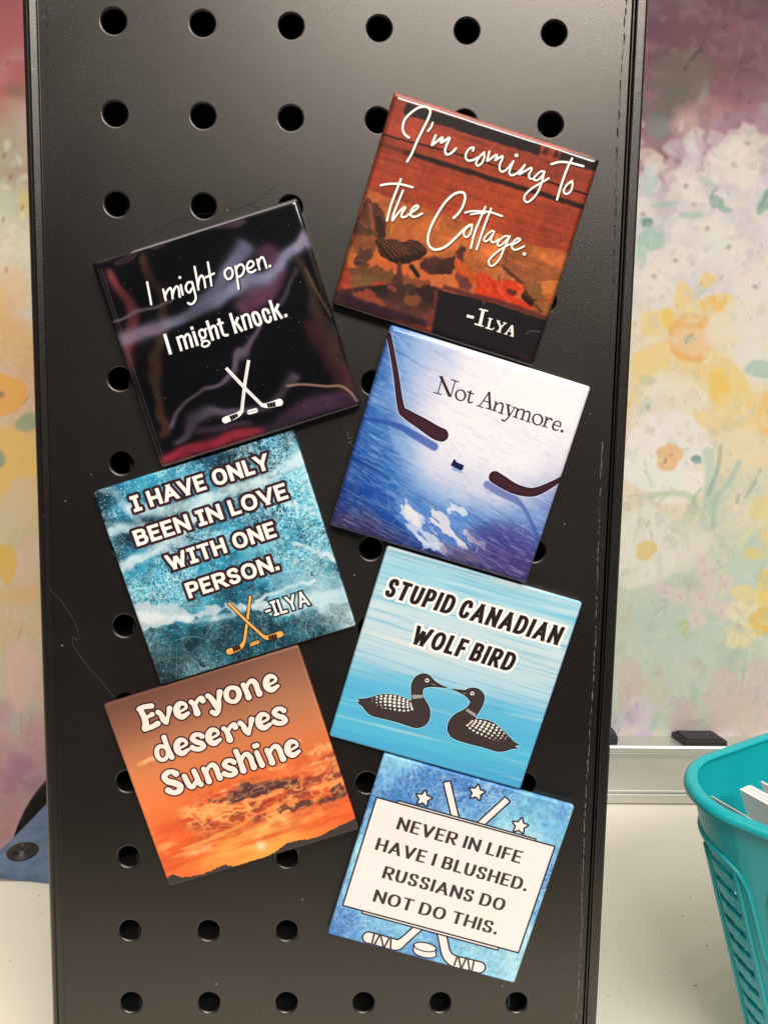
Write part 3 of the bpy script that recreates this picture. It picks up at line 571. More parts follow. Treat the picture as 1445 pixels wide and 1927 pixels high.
# ------------------------------------------------------------------ print 5: two water birds
def art_birds():
    rs = np.random.RandomState(11); cv = Print(5, (100, 180, 215)); cv.frame(0, 0, 1)
    X, Y = np.meshgrid(np.linspace(0, 1, T), np.linspace(0, 1, T))
    st = rotnoise(T, T, math.radians(-2), 1.6, 42, 4, rs); s2 = rotnoise(T, T, math.radians(1), 3, 110, 2, rs)
    t_ = Y+.16*(st-.5)+.05*(X-.5)
    cv.a = ramp(t_, [(0, (196, 214, 218)), (.07, (150, 204, 222)), (.16, (176, 212, 222)), (.3, (194, 214, 222)), (.46, (190, 212, 220)), (.55, (170, 205, 220)), (.63, (98, 182, 216)), (.75, (86, 176, 214)), (.9, (84, 182, 212)), (1, (72, 160, 206))])
    mixin(cv, np.clip((s2-.58)*4, 0, 1)*.35, (70, 150, 190)); mixin(cv, np.clip((st-.6)*5, 0, 1)*.45, (214, 226, 228)); mixin(cv, np.clip((.36-st)*6, 0, 1)*.45, (84, 172, 210))
    mixin(cv, np.exp(-((Y-.43-.06*X)/.014)**2)*np.clip(1-np.abs(X-.25)*2.4, 0, 1)*.7, (226, 222, 212))
    t = Ink(cv)
    kw = dict(h=36.2, wv=7.7, wh=6.6, gap=4.4, space=12, slant=.13)
    caps(t, 'STUPID CANADIAN', (734.5, 1086), (1061, 1180.8), **kw); caps(t, 'WOLF BIRD', (784, 1176.3), (973.5, 1231), **kw)
    t.lay((244, 240, 236), 10.5, 1, 1.8); t.lay((40, 26, 26))
    def bird(frame, outline, eye, beak, collar, spots, r):
        cv.frame(*frame); k = Ink(cv); k.poly(catmull(_(outline), True, 4)); k.lay((205, 232, 228), 2.6, .8, 1.4); k.lay((30, 26, 34)); k.lay((66, 54, 52), -4, .9, 3)
        k = Ink(cv); k.stroke([eye, (eye[0]+1, eye[1])], r*3.2); k.lay((240, 236, 230)); k = Ink(cv); k.stroke([eye, (eye[0]+1, eye[1])], r*1.5); k.lay((24, 18, 20))
        k = Ink(cv); k.stroke(_(beak), 9); k.lay((196, 160, 160), 0, .85)
        for a, b in collar: k = Ink(cv); k.stroke([a, b], r*.5); k.lay((226, 222, 216), 0, .9)
        for x, y, q in spots: k = Ink(cv); k.stroke([(x-r*.25*q, y), (x+r*.25*q, y)], r*1.75*q); k.lay((242, 236, 228))
    sp = [(360, 525, .8), (420, 512, .95), (485, 505, 1), (545, 508, 1.05), (605, 515, 1), (668, 530, 1), (723, 550, .9), (775, 575, .8), (815, 607, .7), (355, 560, .6), (415, 548, .95), (475, 545, 1.15), (538, 546, 1.2), (600, 555, 1.15), (662, 566, 1.1), (720, 580, 1), (772, 600, .8), (820, 634, .75),
          (355, 602, .6), (412, 592, .9), (475, 587, 1.15), (537, 590, 1.2), (597, 600, 1.15), (660, 608, 1.15), (720, 616, 1), (775, 630, .85), (830, 663, .8), (418, 637, .55), (475, 632, .9), (537, 637, 1.1), (600, 645, 1.15), (662, 652, 1.1), (722, 658, 1.05), (778, 662, .95), (838, 690, .9),
          (480, 677, .6), (543, 685, .65), (605, 695, .85), (668, 704, .95), (728, 710, .9), (785, 706, .85), (300, 545, .3), (300, 580, .3), (368, 637, .3), (432, 668, .35)]
    bird((660, 1240, .13841), '90,545 130,548 200,543 300,520 400,490 500,482 600,490 700,518 780,556 826,562 820,400 840,310 890,240 960,205 1030,205 1090,240 1145,300 1220,350 1325,398 1240,396 1160,388 1080,388 1010,403 986,440 990,510 1040,600 1080,680 1086,770 1060,860 1000,920 920,945 840,937 700,890 500,835 300,785 220,730 160,655 92,598 125,580',
         (1040, 297), '1108,345 1150,358', [((846+i*14.5, 497), (846+i*14.5, 545-i*1.5)) for i in range(10)], sp, 17)
    sp = [(552, 700, .8), (610, 692, .9), (675, 701, 1), (743, 717, 1.05), (805, 740, 1), (866, 762, 1), (926, 797, .95), (977, 840, .85), (1025, 888, .7), (1065, 940, .4), (530, 722, .8), (600, 716, .85), (658, 734, 1), (722, 753, 1.05), (785, 776, 1.15), (848, 803, 1.1), (908, 836, 1), (957, 880, .85), (1003, 925, .6), (1043, 970, .4),
          (505, 745, .7), (578, 742, .9), (635, 768, 1), (697, 791, 1.15), (760, 818, 1.1), (822, 848, 1.1), (883, 880, .95), (935, 918, .8), (977, 960, .6), (480, 768, .9), (553, 772, .95), (608, 800, 1.05), (668, 829, 1.1), (728, 857, 1.1), (792, 888, 1), (850, 920, .8), (902, 957, .5),
          (517, 810, .95), (570, 845, .95), (630, 877, .95), (692, 902, .9), (755, 930, .7), (815, 958, .6), (870, 982, .35), (940, 992, .3)]
    bird((820, 1270, .12457), '225,212 330,222 440,232 500,205 590,197 660,222 718,280 740,350 718,450 660,560 598,655 700,668 820,700 920,760 1020,850 1100,930 1180,1010 1258,1055 1195,1078 1238,1112 1150,1122 1050,1155 940,1165 860,1147 700,1097 500,1047 300,985 220,930 178,850 180,760 220,670 300,590 400,540 475,488 515,430 508,392 450,330 350,270',
         (552, 285), '412,277 460,292', [((474+i*13.5, 518+i*8), (466+i*13.5, 552+i*9)) for i in range(10)], sp, 18.5)
    mixin(cv, np.clip(1-(1-X)/.008, 0, 1)*.7, (30, 60, 160)); dust(cv, rs, 30, .3); return cv

# ------------------------------------------------------------------ print 6: sunset
def art_sunset():
    rs = np.random.RandomState(13); cv = Print(6, (200, 110, 60)); cv.frame(180, 1210, .35294)
    X, Y = np.meshgrid(np.linspace(0, 1, T), np.linspace(0, 1, T))
    t_ = Y+.05*(fbm(T, T, 3, 3, 3, rs)-.5)
    cv.a = ramp(t_, [(0, (112, 74, 62)), (.12, (140, 90, 72)), (.28, (186, 118, 84)), (.42, (214, 124, 78)), (.56, (228, 112, 62)), (.68, (226, 84, 42)), (.8, (240, 86, 44)), (.9, (244, 104, 50)), (1, (240, 90, 50))])
    mixin(cv, np.clip(1-X*2.2, 0, 1)*np.clip(1-abs(Y-.55)*3, 0, 1)*.5, (250, 148, 88)); mixin(cv, np.exp(-((X-.9)/.3)**2-((Y-.18)/.25)**2)*.35, (176, 122, 92))
    sx, sy = cv.m([(882, 1083)])[0]/T; r = np.hypot((X-sx)*.8, (Y-sy)*1.3)
    mixin(cv, np.exp(-(r/.22)**2)*.85, (252, 190, 80)); mixin(cv, np.exp(-(np.abs(Y-.93)/.06)**2)*np.clip(1-abs(X-.45)*1.6, 0, 1)*.6, (250, 160, 80))
    a_ = np.arctan2(Y-sy, X-sx); rays = np.clip(np.sin(a_*19)+.3*np.sin(a_*31), 0, 1)*np.clip(1-r*1.7, 0, 1)*(Y < sy); mixin(cv, rays*.18, (255, 190, 110))
    c1 = fbm(T, T, 15, 6, 5, rs); c3 = fbm(T, T, 30, 12, 4, rs); wx_, wy_ = (fbm(T, T, 10, 10, 3, rs)-.5)*70, (fbm(T, T, 10, 10, 3, rs)-.5)*50
    rid = 1-np.abs(warp(fbm(T, T, 20, 13, 4, rs), wx_, wy_)-.5)*2; rid2 = 1-np.abs(warp(rotnoise(T, T, -.15, 16, 34, 3, rs), wy_, wx_)-.5)*2
    cl = fbm(T, T, 34, 26, 4, rs)
    def band(pts, w_):
        cv.frame(380, 1400, .20761); k = Ink(cv, 400); k.stroke(_(pts), 2); cv.frame(180, 1210, .35294); return np.exp(-(np.maximum(k.d, 0)/w_)**2)
    b1 = band('60,660 400,580 650,520 900,440 1150,330 1300,240', 92); b2 = band('-100,640 200,640 420,560', 40); b3 = band('520,820 600,700 700,640 760,690', 22); b4 = band('1000,80 1150,20', 26); b5 = band('620,230 760,200', 9); b6 = band('300,680 700,620 1100,600 1330,520', 55)
    mixin(cv, b6*np.clip((c1-.42)*5, 0, 1)*.7, (206, 52, 30)); mixin(cv, np.clip(b1*1.2, 0, 1)*.55, (232, 92, 46))
    mixin(cv, np.clip((cl-.44)*7, 0, 1)*b1*.9, (176, 58, 44)); c5 = warp(fbm(T, T, 22, 9, 5, rs), wx_*.5, wy_*.5); mixin(cv, np.clip((c5-.5)*8, 0, 1)*b1*.8, (110, 62, 56)); mixin(cv, np.clip((.46-c5)*8, 0, 1)*b1*.75, (250, 150, 84)); mixin(cv, np.clip((c5-.5)*6, 0, 1)*np.exp(-((Y-.8)/.12)**2)*.55, (206, 84, 44)); mixin(cv, np.clip((.47-c5)*6, 0, 1)*np.exp(-((Y-.8)/.12)**2)*.6, (255, 190, 108))
    cv.frame(380, 1400, .20761)
    for p_, a_ in (('80,520 140,495 210,490 250,440 320,435 320,390 350,355 420,350 450,390 520,375 600,350 720,345 790,310 880,322 870,362 800,400 700,400 620,420 590,460 520,470 480,510 400,500 350,515 300,545 170,540', .95), ('670,605 715,560 790,565 860,550 900,520 980,515 1010,540 940,585 860,625 760,612', .85), ('1040,540 1090,492 1175,470 1180,400 1250,340 1300,400 1330,455 1230,500 1180,525', .85), ('1170,310 1250,290 1260,320 1190,325', .7), ('420,670 540,640 600,650 500,690', .5)):
        rough(cv, p_, (92, 58, 58), 46, cl, 3, a_); rough(cv, p_, (74, 46, 52), 60, cl, 12, a_*.4)
    cv.frame(180, 1210, .35294)
    mixin(cv, np.clip((rid-.80)*6, 0, 1)*np.clip(b1*1.3, 0, 1)*.65, (252, 158, 88)); mixin(cv, np.clip((rid2-.82)*7, 0, 1)*np.clip(b1*1.1+b2, 0, 1)*.6, (254, 184, 112)); mixin(cv, np.clip((rid-.72)*5, 0, 1)*np.clip(b2+b3, 0, 1)*.75, (252, 184, 108))
    mixin(cv, np.clip((rid2-.6)*4, 0, 1)*np.clip(b4+b5, 0, 1)*.8, (244, 176, 116)); mixin(cv, np.clip((rotnoise(T, T, -.05, 4, 40, 3, rs)-.54)*6, 0, 1)*np.exp(-((Y-.86)/.09)**2)*.55, (206, 70, 40)); mixin(cv, np.clip((rotnoise(T, T, -.08, 5, 46, 3, rs)-.55)*7, 0, 1)*np.exp(-((Y-.82)/.08)**2)*np.clip(1.1-X, 0, 1)*.6, (255, 196, 110))
    wsp = np.clip((c3-.54)*9, 0, 1)
    for x_, y_, sx_, sy_ in ((.12, .33, .1, .035), (.16, .4, .12, .02), (.55, .48, .12, .02), (.93, .48, .1, .03), (.95, .58, .12, .05), (.45, .6, .1, .015), (.22, .86, .14, .02)):
        mixin(cv, np.exp(-((X-x_)/sx_)**2-((Y-y_)/sy_)**2)*wsp, (244, 178, 120))
    mixin(cv, np.exp(-((X-.12)/.1)**2-((Y-.86)/.02)**2)*np.clip(c1*3-1, 0, 1)*.8, (200, 70, 50))
    mixin(cv, np.exp(-(np.hypot(X-sx, Y-sy)/.022)**2), (255, 222, 190))
    cv.a = soften(cv.a, 1); k = Ink(cv); P = catmull(_('370,1270 400,1241 435,1243 470,1250 560,1235 640,1205 690,1186 745,1194 830,1165 900,1143 980,1100 1010,1075 1060,1058 1150,1045 1200,1028 1300,975 1345,955 1400,925'), n=10)
    P[:, 1] += rs.randn(len(P))*1.8; P[:, 1] += (rs.rand(len(P)) > .8)*-4
    k.poly([tuple(p) for p in P]+[(1420, 1010), (395, 1330), (350, 1300)]); k.lay((66, 58, 56))
    t = Ink(cv); cv.frame(240, 1250, .24221)
    def g(dx, dy, *sts):
        for s_ in sts: t.stroke([(p[0]+dx, p[1]+dy, p[2]*1.16) for p in s_], 0)
    e = ([(392, 372, 18), (430, 358, 18), (462, 334, 20), (448, 308, 26), (412, 304, 34), (388, 338, 42), (392, 385, 42), (430, 408, 38), (478, 378, 24)],)
    v = ([(243, 372, 36), (262, 385, 32), (285, 428, 40), (306, 450, 34)], [(306, 450, 32), (322, 398, 26), (332, 342, 38)])
    r = ([(500, 292, 34), (520, 310, 34), (536, 345, 38), (546, 378, 46)], [(532, 318, 22), (550, 280, 26), (578, 262, 34), (590, 282, 38)])
    n = ([(905, 160, 34), (922, 195, 36), (938, 232, 38), (946, 256, 42)], [(928, 185, 22), (945, 145, 26), (975, 128, 34), (1002, 155, 38), (1015, 195, 36), (1030, 228, 42)])
    s = ([(582, 560, 36), (560, 546, 30), (525, 552, 32), (508, 580, 34), (540, 604, 36), (580, 616, 36), (594, 640, 34), (565, 660, 32), (528, 658, 34), (508, 648, 36)],)
    g(0, 0, [(98, 348, 38), (135, 330, 34), (192, 322, 36)], [(102, 348, 36), (132, 405, 40), (146, 455, 44), (142, 498, 44)], [(145, 415, 26), (175, 402, 24), (196, 388, 34)], [(140, 500, 40), (195, 485, 34), (240, 460, 38)])
    g(0, 0, *v); g(0, 0, *e); g(0, 0, *r)
    g(0, 0, [(630, 245, 36), (650, 258, 34), (680, 300, 40), (702, 335, 36)], [(722, 215, 40), (716, 265, 30), (716, 320, 32), (708, 362, 34), (690, 384, 34), (664, 372, 34)])
    t.stroke([(823, 180, 34), (860, 195, 40), (872, 240, 42), (850, 282, 36), (818, 290, 34), (782, 270, 40), (772, 225, 42), (790, 190, 36)], 0, closed=True)
    g(0, 0, *n); g(695, -210, *e)
    t.stroke([(268, 638, 32), (300, 650, 30), (318, 690, 30), (300, 735, 32), (265, 742, 34), (238, 715, 38), (232, 672, 38), (245, 645, 34)], 0, closed=True)
    g(0, 0, [(288, 568, 36), (302, 610, 32), (322, 665, 34), (348, 722, 38)])
    g(0, 285, *e); g(0, 0, *s); g(247, 207, *e); g(252, 208, *r); g(636, 86, *v); g(635, 87, *e); g(635, -200, *s)
    g(0, 0, [(380, 852, 44), (345, 835, 32), (305, 850, 38), (290, 882, 40), (320, 912, 42), (370, 925, 44), (412, 948, 44), (405, 985, 40), (362, 1000, 36), (320, 982, 44)])
    g(0, 0, [(445, 872, 36), (462, 905, 36), (485, 945, 38), (512, 952, 34), (532, 920, 28)], [(520, 832, 36), (540, 875, 36), (555, 915, 38), (574, 935, 38)])
    g(-310, 655, *n); g(247, 203, *s)
    g(0, 0, [(845, 678, 36), (868, 730, 36), (890, 790, 38), (902, 828, 44)], [(885, 760, 22), (902, 715, 26), (930, 700, 34), (958, 728, 38), (970, 765, 36), (984, 802, 42)])
    g(0, 0, [(1006, 688, 34), (1024, 730, 36), (1040, 768, 38), (1048, 785, 40)]); t.stroke([(990, 638, 40), (1008, 632, 40)], 0)
    g(180, 510, *n); g(857, 300, *e)
    t.lay((40, 20, 32), 5.8, 1, 1); t.lay((240, 228, 216)); dust(cv, rs, 40, .4); return cv

# ------------------------------------------------------------------ print 7: panel over crossed sticks
def art_panel():
    rs = np.random.RandomState(15); cv = Print(7, (70, 140, 200)); cv.frame(0, 0, 1)
    X, Y = np.meshgrid(np.linspace(0, 1, T), np.linspace(0, 1, T))
    b = fbm(T, T, 4, 4, 5, rs)
    cv.a = ramp(b+.10*(X-.5)+.05*Y, [(.3, (70, 124, 190)), (.45, (98, 160, 212)), (.58, (128, 194, 222)), (.75, (168, 214, 230))])
    cv.a *= (.86+.28*fbm(T, T, 60, 60, 2, rs))[..., None]
    cv.m, cv.k = (lambda p: np.asarray(p, float)), 1
    pm = fbm(T, T, 8, 8, 3, rs)
    for q_ in (-60, -25, 15, 50, 80, 110):
        rr_ = warp(rotnoise(T, T, math.radians(q_), 14, 34, 2, rs), (pm-.5)*120, (b-.5)*120); mixin(cv, np.clip(1-np.abs(rr_-.5)*22, 0, 1)*np.clip(pm*2-.5, 0, 1)*.45, (196, 224, 240))
    for i in range(520):
        x, y = rs.rand(2)*T; a = rs.choice([.8, -.9, 2.6, .1, 1.5])+rs.randn()*.35; l = 20+90*rs.rand(); c_ = rs.randn()*l*.15
        k = Ink(cv) if i % 40 == 0 else k
        k.stroke([(x, y), (x+l*.5*math.cos(a)-c_*math.sin(a), y+l*.5*math.sin(a)+c_*math.cos(a)), (x+l*math.cos(a), y+l*math.sin(a))], 1+rs.rand())
        if i % 40 == 39: k.lay((192, 220, 240) if (i//40) % 4 else (44, 96, 170), 0, .55, 1.1)
    FILL = (240, 230, 226); OUT = (36, 30, 42); P7 = (600, 1400, .34602)
    def shape(f, ow=2.8, fill=FILL):
        k = Ink(cv); f(k); k.lay(OUT, ow*cv.sc); k.lay(fill); return k
    cv.frame(740, 1440, .23529)
    shape(lambda k: k.stroke(_('428,135 500,440'), 46, smooth=False, butt=True)); shape(lambda k: k.stroke(_('908,272 640,520'), 46, smooth=False, butt=True))
    # lower ends
    cv.frame(660, 1730, .18685)
    shape(lambda k: (k.stroke([(720, 50), (590, 165), (500, 245)], 68, smooth=False, butt=True), k.stroke([(520, 228, 72), (470, 260, 92), (420, 252, 104), (300, 218, 104), (180, 185, 104)], 0)))
    shape(lambda k: (k.stroke([(895, 60), (950, 330)], 74, smooth=False, butt=True), k.stroke([(945, 310, 74), (975, 375, 86), (1040, 425, 104), (1150, 452, 106), (1290, 487, 106)], 0)))
    for a, b_, c_, d_ in [(236, 146, 214, 246), (292, 158, 238, 256), (302, 165, 328, 284), (388, 182, 334, 292), (404, 190, 398, 300), (1072, 368, 1035, 470), (1080, 372, 1104, 490), (1162, 384, 1112, 494), (1172, 388, 1192, 515), (1238, 412, 1214, 524)]:
        k = Ink(cv); k.stroke([(a, b_), (c_, d_)], 18, smooth=False, butt=True); k.lay((62, 54, 52))
    def puckf(k):
        th = np.linspace(0, 2*math.pi, 28, endpoint=False); R = lambda dy: [(745+108*math.cos(q)-8*math.sin(q), 284+dy+40*math.sin(q)+22*math.cos(q)) for q in th]
        k.poly(R(0)); k.poly(R(56)); k.poly([(640, 262), (850, 306), (842, 362), (632, 318)])
    shape(puckf, 2.4)
    k = Ink(cv); th = np.linspace(0, math.pi, 12); k.stroke([(745+108*math.cos(q)-8*math.sin(q), 284+40*math.sin(q)+22*math.cos(q)) for q in th], 11); k.lay(OUT)
    # stars
    cv.frame(740, 1440, .23529)
    for cx_, cy_, R_, a0 in ((243, 265, 62, .23), (665, 216, 62, .23), (1010, 483, 62, .23)):
        shape(lambda k: k.poly([(cx_+(R_ if i % 2 == 0 else R_*.5)*math.sin(a0+i*math.pi/5), cy_-(R_ if i % 2 == 0 else R_*.5)*math.cos(a0+i*math.pi/5)) for i in range(10)]), 2.9)
    cv.frame(*P7)
    shape(lambda k: k.poly(_('434,312 1174,518 968,1118 238,918')), 2.7)
    shape(lambda k: k.poly(_('318,295 1276,558 1080,1132 136,876')), 2.8)
    t = Ink(cv); cv.frame(0, 0, 1)
    kw = dict(h=24, wv=5.9, wh=2.9, gap=3.8, space=13, thin=1.0, dot=6, rnd=True)
    caps(t, 'NEVER IN LIFE', (752.4, 1537), (984.5, 1602.4), **kw); caps(t, 'HAVE I BLUSHED.', (712.4, 1575.9), (996, 1655.5), **kw)
    caps(t, 'RUSSIANS DO', (725.3, 1629.4), (953.3, 1692.6), **kw); caps(t, 'NOT DO THIS.', (707.8, 1673.6), (940, 1737.5), **kw)
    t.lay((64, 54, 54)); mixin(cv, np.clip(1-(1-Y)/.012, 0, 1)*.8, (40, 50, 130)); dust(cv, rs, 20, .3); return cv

# ------------------------------------------------------------------ painted floral backdrops
class Wallpaint(Canvas):
    def __init__(s, x0, x1, z0, z1, y, res, rgb):
        super().__init__(int((x1-x0)*res), int((z1-z0)*res), rgb); s.ex = (x0, x1, z0, z1); s.res = res
        def m(P):
            out = []
            for p in np.asarray(P, float):
                q = at_y(p[0], p[1], y); out.append(((q[0]-x0)*res, (z1-q[2])*res))
            return np.array(out)
        s.m0 = m; s.k0 = res*math.dist(at_y(1300, 700, y), at_y(1301, 700, y)); s.m = m; s.k = s.k0
def petal(cv, x, y, rx, ry, rot, rgb, al, rs, soft=3, rim=0, wob=.12):
    """brush dab with an uneven outline, in measured px"""
    soft = soft*1.25; th = np.linspace(0, 2*math.pi, 22, endpoint=False); ph = rs.rand(3)*6.28
    R = 1+wob*(np.sin(2*th+ph[0])+.7*np.sin(3*th+ph[1])+.5*np.sin(5*th+ph[2]))
    px = rx*R*np.cos(th); py = ry*R*np.sin(th); c, s_ = math.cos(rot), math.sin(rot)
    P = cv.m(np.c_[x+px*c-py*s_, y+px*s_+py*c]); b = cv.box(P, soft*2+3)
    if b[2] <= b[0] or b[3] <= b[1]: return
    X, Y = cv.grid(b); d = poly_sdf(X, Y, P)
    tex = .78+.22*vnoise(d.shape[0], d.shape[1], max(2, d.shape[0]/9), max(2, d.shape[1]/9), rs)
    cv.comp(b, np.clip(.5-d/(2*soft), 0, 1)*al*tex, rgb)
    if rim: cv.comp(b, np.exp(-((d+1.5)/2.4)**2)*rim*.3, tuple(v*.88 for v in rgb))
def dab(cv, pts, w_, rgb, al=1, soft=1.5):
    k = Ink(cv); k.stroke(pts, w_*.85); k.lay(rgb, 0, al*.7, soft+.5)
def flower(cv, x, y, R, n, rgb, al, rs, cen=None, cr=8, rot=0, el=.5, soft=2.5, rim=.15):
    for i in range(n):
        a = rot+i*2*math.pi/n+rs.randn()*.1; petal(cv, x+math.cos(a)*R*.55, y+math.sin(a)*R*.55, R*.55, R*el*.75, a, tuple(np.clip(np.array(rgb)+rs.randn(3)*3, 0, 255)), al, rs, soft, rim)
    if cen: petal(cv, x, y, cr, cr*.9, 0, cen, .9, rs, 2, .2)

def wash(cv, rs, u0, stops):
    vv = np.linspace(0, 1, cv.H)
    # rows to measured px heights through the middle of the canvas
    rows = np.array([cv.m([(u0, v)])[0][1] for v in (0, 1600)])
    px = (np.arange(cv.H)-rows[0])/(rows[1]-rows[0])*1600
    n = fbm(cv.H, cv.W, cv.H/120, cv.W/120, 3, rs); t_ = px[:, None]+(n-.5)*260
    cv.a = ramp(t_, stops); n2 = fbm(cv.H, cv.W, cv.H/60, cv.W/60, 3, rs)
    mixin(cv, np.clip((n2-.55)*4, 0, 1)*.4, (190, 214, 200)); n3 = fbm(cv.H, cv.W, cv.H/70, cv.W/70, 3, rs); mixin(cv, np.clip((n3-.58)*4, 0, 1)*.35, (226, 214, 236))
    mixin(cv, np.clip((fbm(cv.H, cv.W, cv.H/6, cv.W/6, 2, rs)-.5)*1.0, 0, .06), (120, 110, 100))
def fillers(cv, rs, n, urange, vrange, avoid=None):
    WH = (240, 234, 226)
    for i in range(n):
        u = urange[0]+rs.rand()*(urange[1]-urange[0]); v = vrange[0]+rs.rand()*(vrange[1]-vrange[0])
        if avoid and avoid(u, v): continue
        if v < 250: flower(cv, u, v, 30+30*rs.rand(), 5, (158, 96, 112), .5, rs, (96, 66, 60), 5, rs.rand()*6)
        elif v < 620: flower(cv, u, v, 26+26*rs.rand(), 5, [(238, 230, 232), (230, 216, 228), (240, 236, 226)][rs.randint(3)], .6, rs, (150, 140, 150), 4, rs.rand()*6, .6)
        elif v < 1000: flower(cv, u, v, 50+40*rs.rand(), 6, [WH, (246, 214, 130), (244, 222, 168)][rs.randint(3)], .75, rs, (240, 176, 96), 18, rs.rand()*6)
        elif v < 1180: flower(cv, u, v, 35+35*rs.rand(), 6, [WH, (238, 206, 212), (244, 226, 160)][rs.randint(3)], .6, rs, (236, 190, 110), 12, rs.rand()*6)
        else: petal(cv, u, v, 26, 70, 0, [(226, 198, 194), (214, 184, 204), (204, 212, 190)][rs.randint(3)], .5, rs, 4, .1)
        if rs.rand() < .5: petal(cv, u+40*rs.randn(), v+30*rs.randn(), 22, 9, rs.rand()*3, (150, 196, 178), .5, rs, 3, .1)

def paint_right():
    rs = np.random.RandomState(21)
    cv = Wallpaint(-62, 400, 0, 480, 169, 3.0, (235, 225, 215))
    wash(cv, rs, 1300, [(-300, (92, 46, 62)), (120, (102, 56, 68)), (205, (146, 98, 110)), (290, (214, 190, 206)), (400, (228, 216, 222)), (520, (238, 228, 224)), (640, (246, 226, 190)), (860, (244, 230, 204)), (960, (222, 226, 196)), (1120, (206, 220, 204)), (1240, (206, 214, 198)), (1330, (224, 200, 196)), (1600, (214, 190, 196))])  # top stops darkened in the paint, standing in for shade under the cabinet
    fillers(cv, rs, 260, (-200, 1900), (-250, 1420), lambda u, v: 1180 < u < 1440 and 540 < v < 1240)
    # top blooms, cabinet shade painted into their darkened colours
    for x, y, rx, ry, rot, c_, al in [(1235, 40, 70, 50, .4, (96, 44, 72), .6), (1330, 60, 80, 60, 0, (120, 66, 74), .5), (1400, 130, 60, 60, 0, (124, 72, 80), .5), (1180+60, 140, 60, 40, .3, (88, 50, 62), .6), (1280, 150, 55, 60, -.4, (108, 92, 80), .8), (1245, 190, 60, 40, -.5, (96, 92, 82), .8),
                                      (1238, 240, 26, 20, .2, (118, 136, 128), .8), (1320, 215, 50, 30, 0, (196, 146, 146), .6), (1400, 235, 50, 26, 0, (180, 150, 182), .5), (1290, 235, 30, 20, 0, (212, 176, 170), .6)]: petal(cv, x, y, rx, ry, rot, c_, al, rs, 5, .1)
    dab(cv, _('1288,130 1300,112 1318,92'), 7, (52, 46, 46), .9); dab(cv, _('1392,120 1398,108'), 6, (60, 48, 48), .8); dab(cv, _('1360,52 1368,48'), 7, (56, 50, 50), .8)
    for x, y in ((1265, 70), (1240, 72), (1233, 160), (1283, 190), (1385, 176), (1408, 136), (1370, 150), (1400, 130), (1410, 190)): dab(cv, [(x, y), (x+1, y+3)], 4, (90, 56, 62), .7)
    # lilac and white blossoms
    for i in range(90):
        u, v = 1195+260*rs.rand(), 262+300*rs.rand()
        petal(cv, u, v, 14+16*rs.rand(), 12+12*rs.rand(), rs.rand()*3, [(240, 230, 236), (226, 212, 230), (246, 240, 232), (236, 222, 222), (248, 236, 214)][rs.randint(5)], .55, rs, 2, .12)
    for i in range(46):
        u, v = 1195+260*rs.rand(), 270+330*rs.rand(); dab(cv, [(u, v), (u+3*rs.randn(), v+4+3*rs.rand())], 2.5+2*rs.rand(), (140, 140, 156), .6)
    for x, y, R_ in ((1380, 310, 48), (1405, 270, 36), (1330, 430, 30), (1370, 465, 38), (1290, 350, 40), (1305, 385, 28), (1230, 520, 40), (1270, 490, 34), (1420, 540, 44)): flower(cv, x, y, R_, 5, (246, 238, 226), .6, rs, (156, 150, 156), 4, rs.rand()*6, .62, 2, .2)
    for x, y, rx, ry, rot, c_ in [(1347, 380, 16, 11, .9, (134, 178, 162)), (1362, 393, 16, 6, .4, (140, 184, 166)), (1225, 450, 22, 26, .6, (168, 206, 190)), (1217, 418, 12, 8, 0, (110, 160, 142)), (1222, 340, 16, 26, .3, (190, 214, 204)), (1438, 380, 12, 24, .4, (128, 176, 158)), (1300, 405, 22, 8, 0, (176, 204, 194)), (1208, 470, 10, 34, 0, (170, 212, 196)), (1330, 345, 20, 8, .6, (190, 206, 206)), (1250, 385, 26, 5, -.1, (170, 200, 194)), (1318, 545, 10, 14, .5, (190, 208, 190))]:
        petal(cv, x, y, rx, ry, rot, c_, .9, rs, 2, .3)
    dab(cv, _('1336,380 1340,362 1346,358'), 3, (80, 110, 104), .8); dab(cv, _('1209,425 1214,416 1224,414'), 4, (70, 110, 96), .8); dab(cv, _('1430,392 1438,374 1445,364'), 3, (88, 120, 110), .8)
    # daffodil
    YL = (250, 216, 138)
    for x, y, rx, ry, rot in [(1288, 575, 22, 42, .1), (1240, 610, 38, 26, .35), (1235, 680, 52, 36, -.35), (1350, 585, 42, 30, -.4), (1345, 650, 44, 34, .2), (1310, 705, 46, 36, .5)]: petal(cv, x, y, rx, ry, rot, YL, .9, rs, 2.5, .1)
    petal(cv, 1256, 598, 12, 20, -.3, (250, 206, 92), .9, rs, 2); petal(cv, 1342, 570, 24, 18, -.3, (250, 200, 100), .8, rs, 2); petal(cv, 1330, 528, 16, 14, 0, (250, 212, 130), .9, rs, 2.5)
    petal(cv, 1297, 637, 42, 42, 0, (247, 184, 108), .95, rs, 2, .5); petal(cv, 1300, 642, 33, 32, 0, (248, 206, 158), .95, rs, 3, .1); petal(cv, 1322, 606, 15, 11, .5, (248, 180, 88), .8, rs, 2); petal(cv, 1288, 672, 18, 8, .2, (247, 184, 100), .8, rs, 2)
    petal(cv, 1297, 638, 11, 8, -.3, (206, 202, 178), .9, rs, 1.5, .6); dab(cv, _('1290,645 1294,634 1303,628'), 2.5, (130, 130, 110), .8)
    # pale centre blooms
    for x, y, rx, ry, rot, c_ in [(1385, 640, 60, 50, 0, (246, 234, 214)), (1420, 680, 38, 46, 0, (240, 236, 232)), (1270, 740, 60, 40, 0, (246, 238, 218)), (1410, 590, 46, 40, 0, (242, 234, 224)), (1225, 790, 40, 50, 0, (238, 226, 212)), (1300, 790, 60, 44, 0, (246, 234, 202))]: petal(cv, x, y, rx, ry, rot, c_, .8, rs, 4, .1)
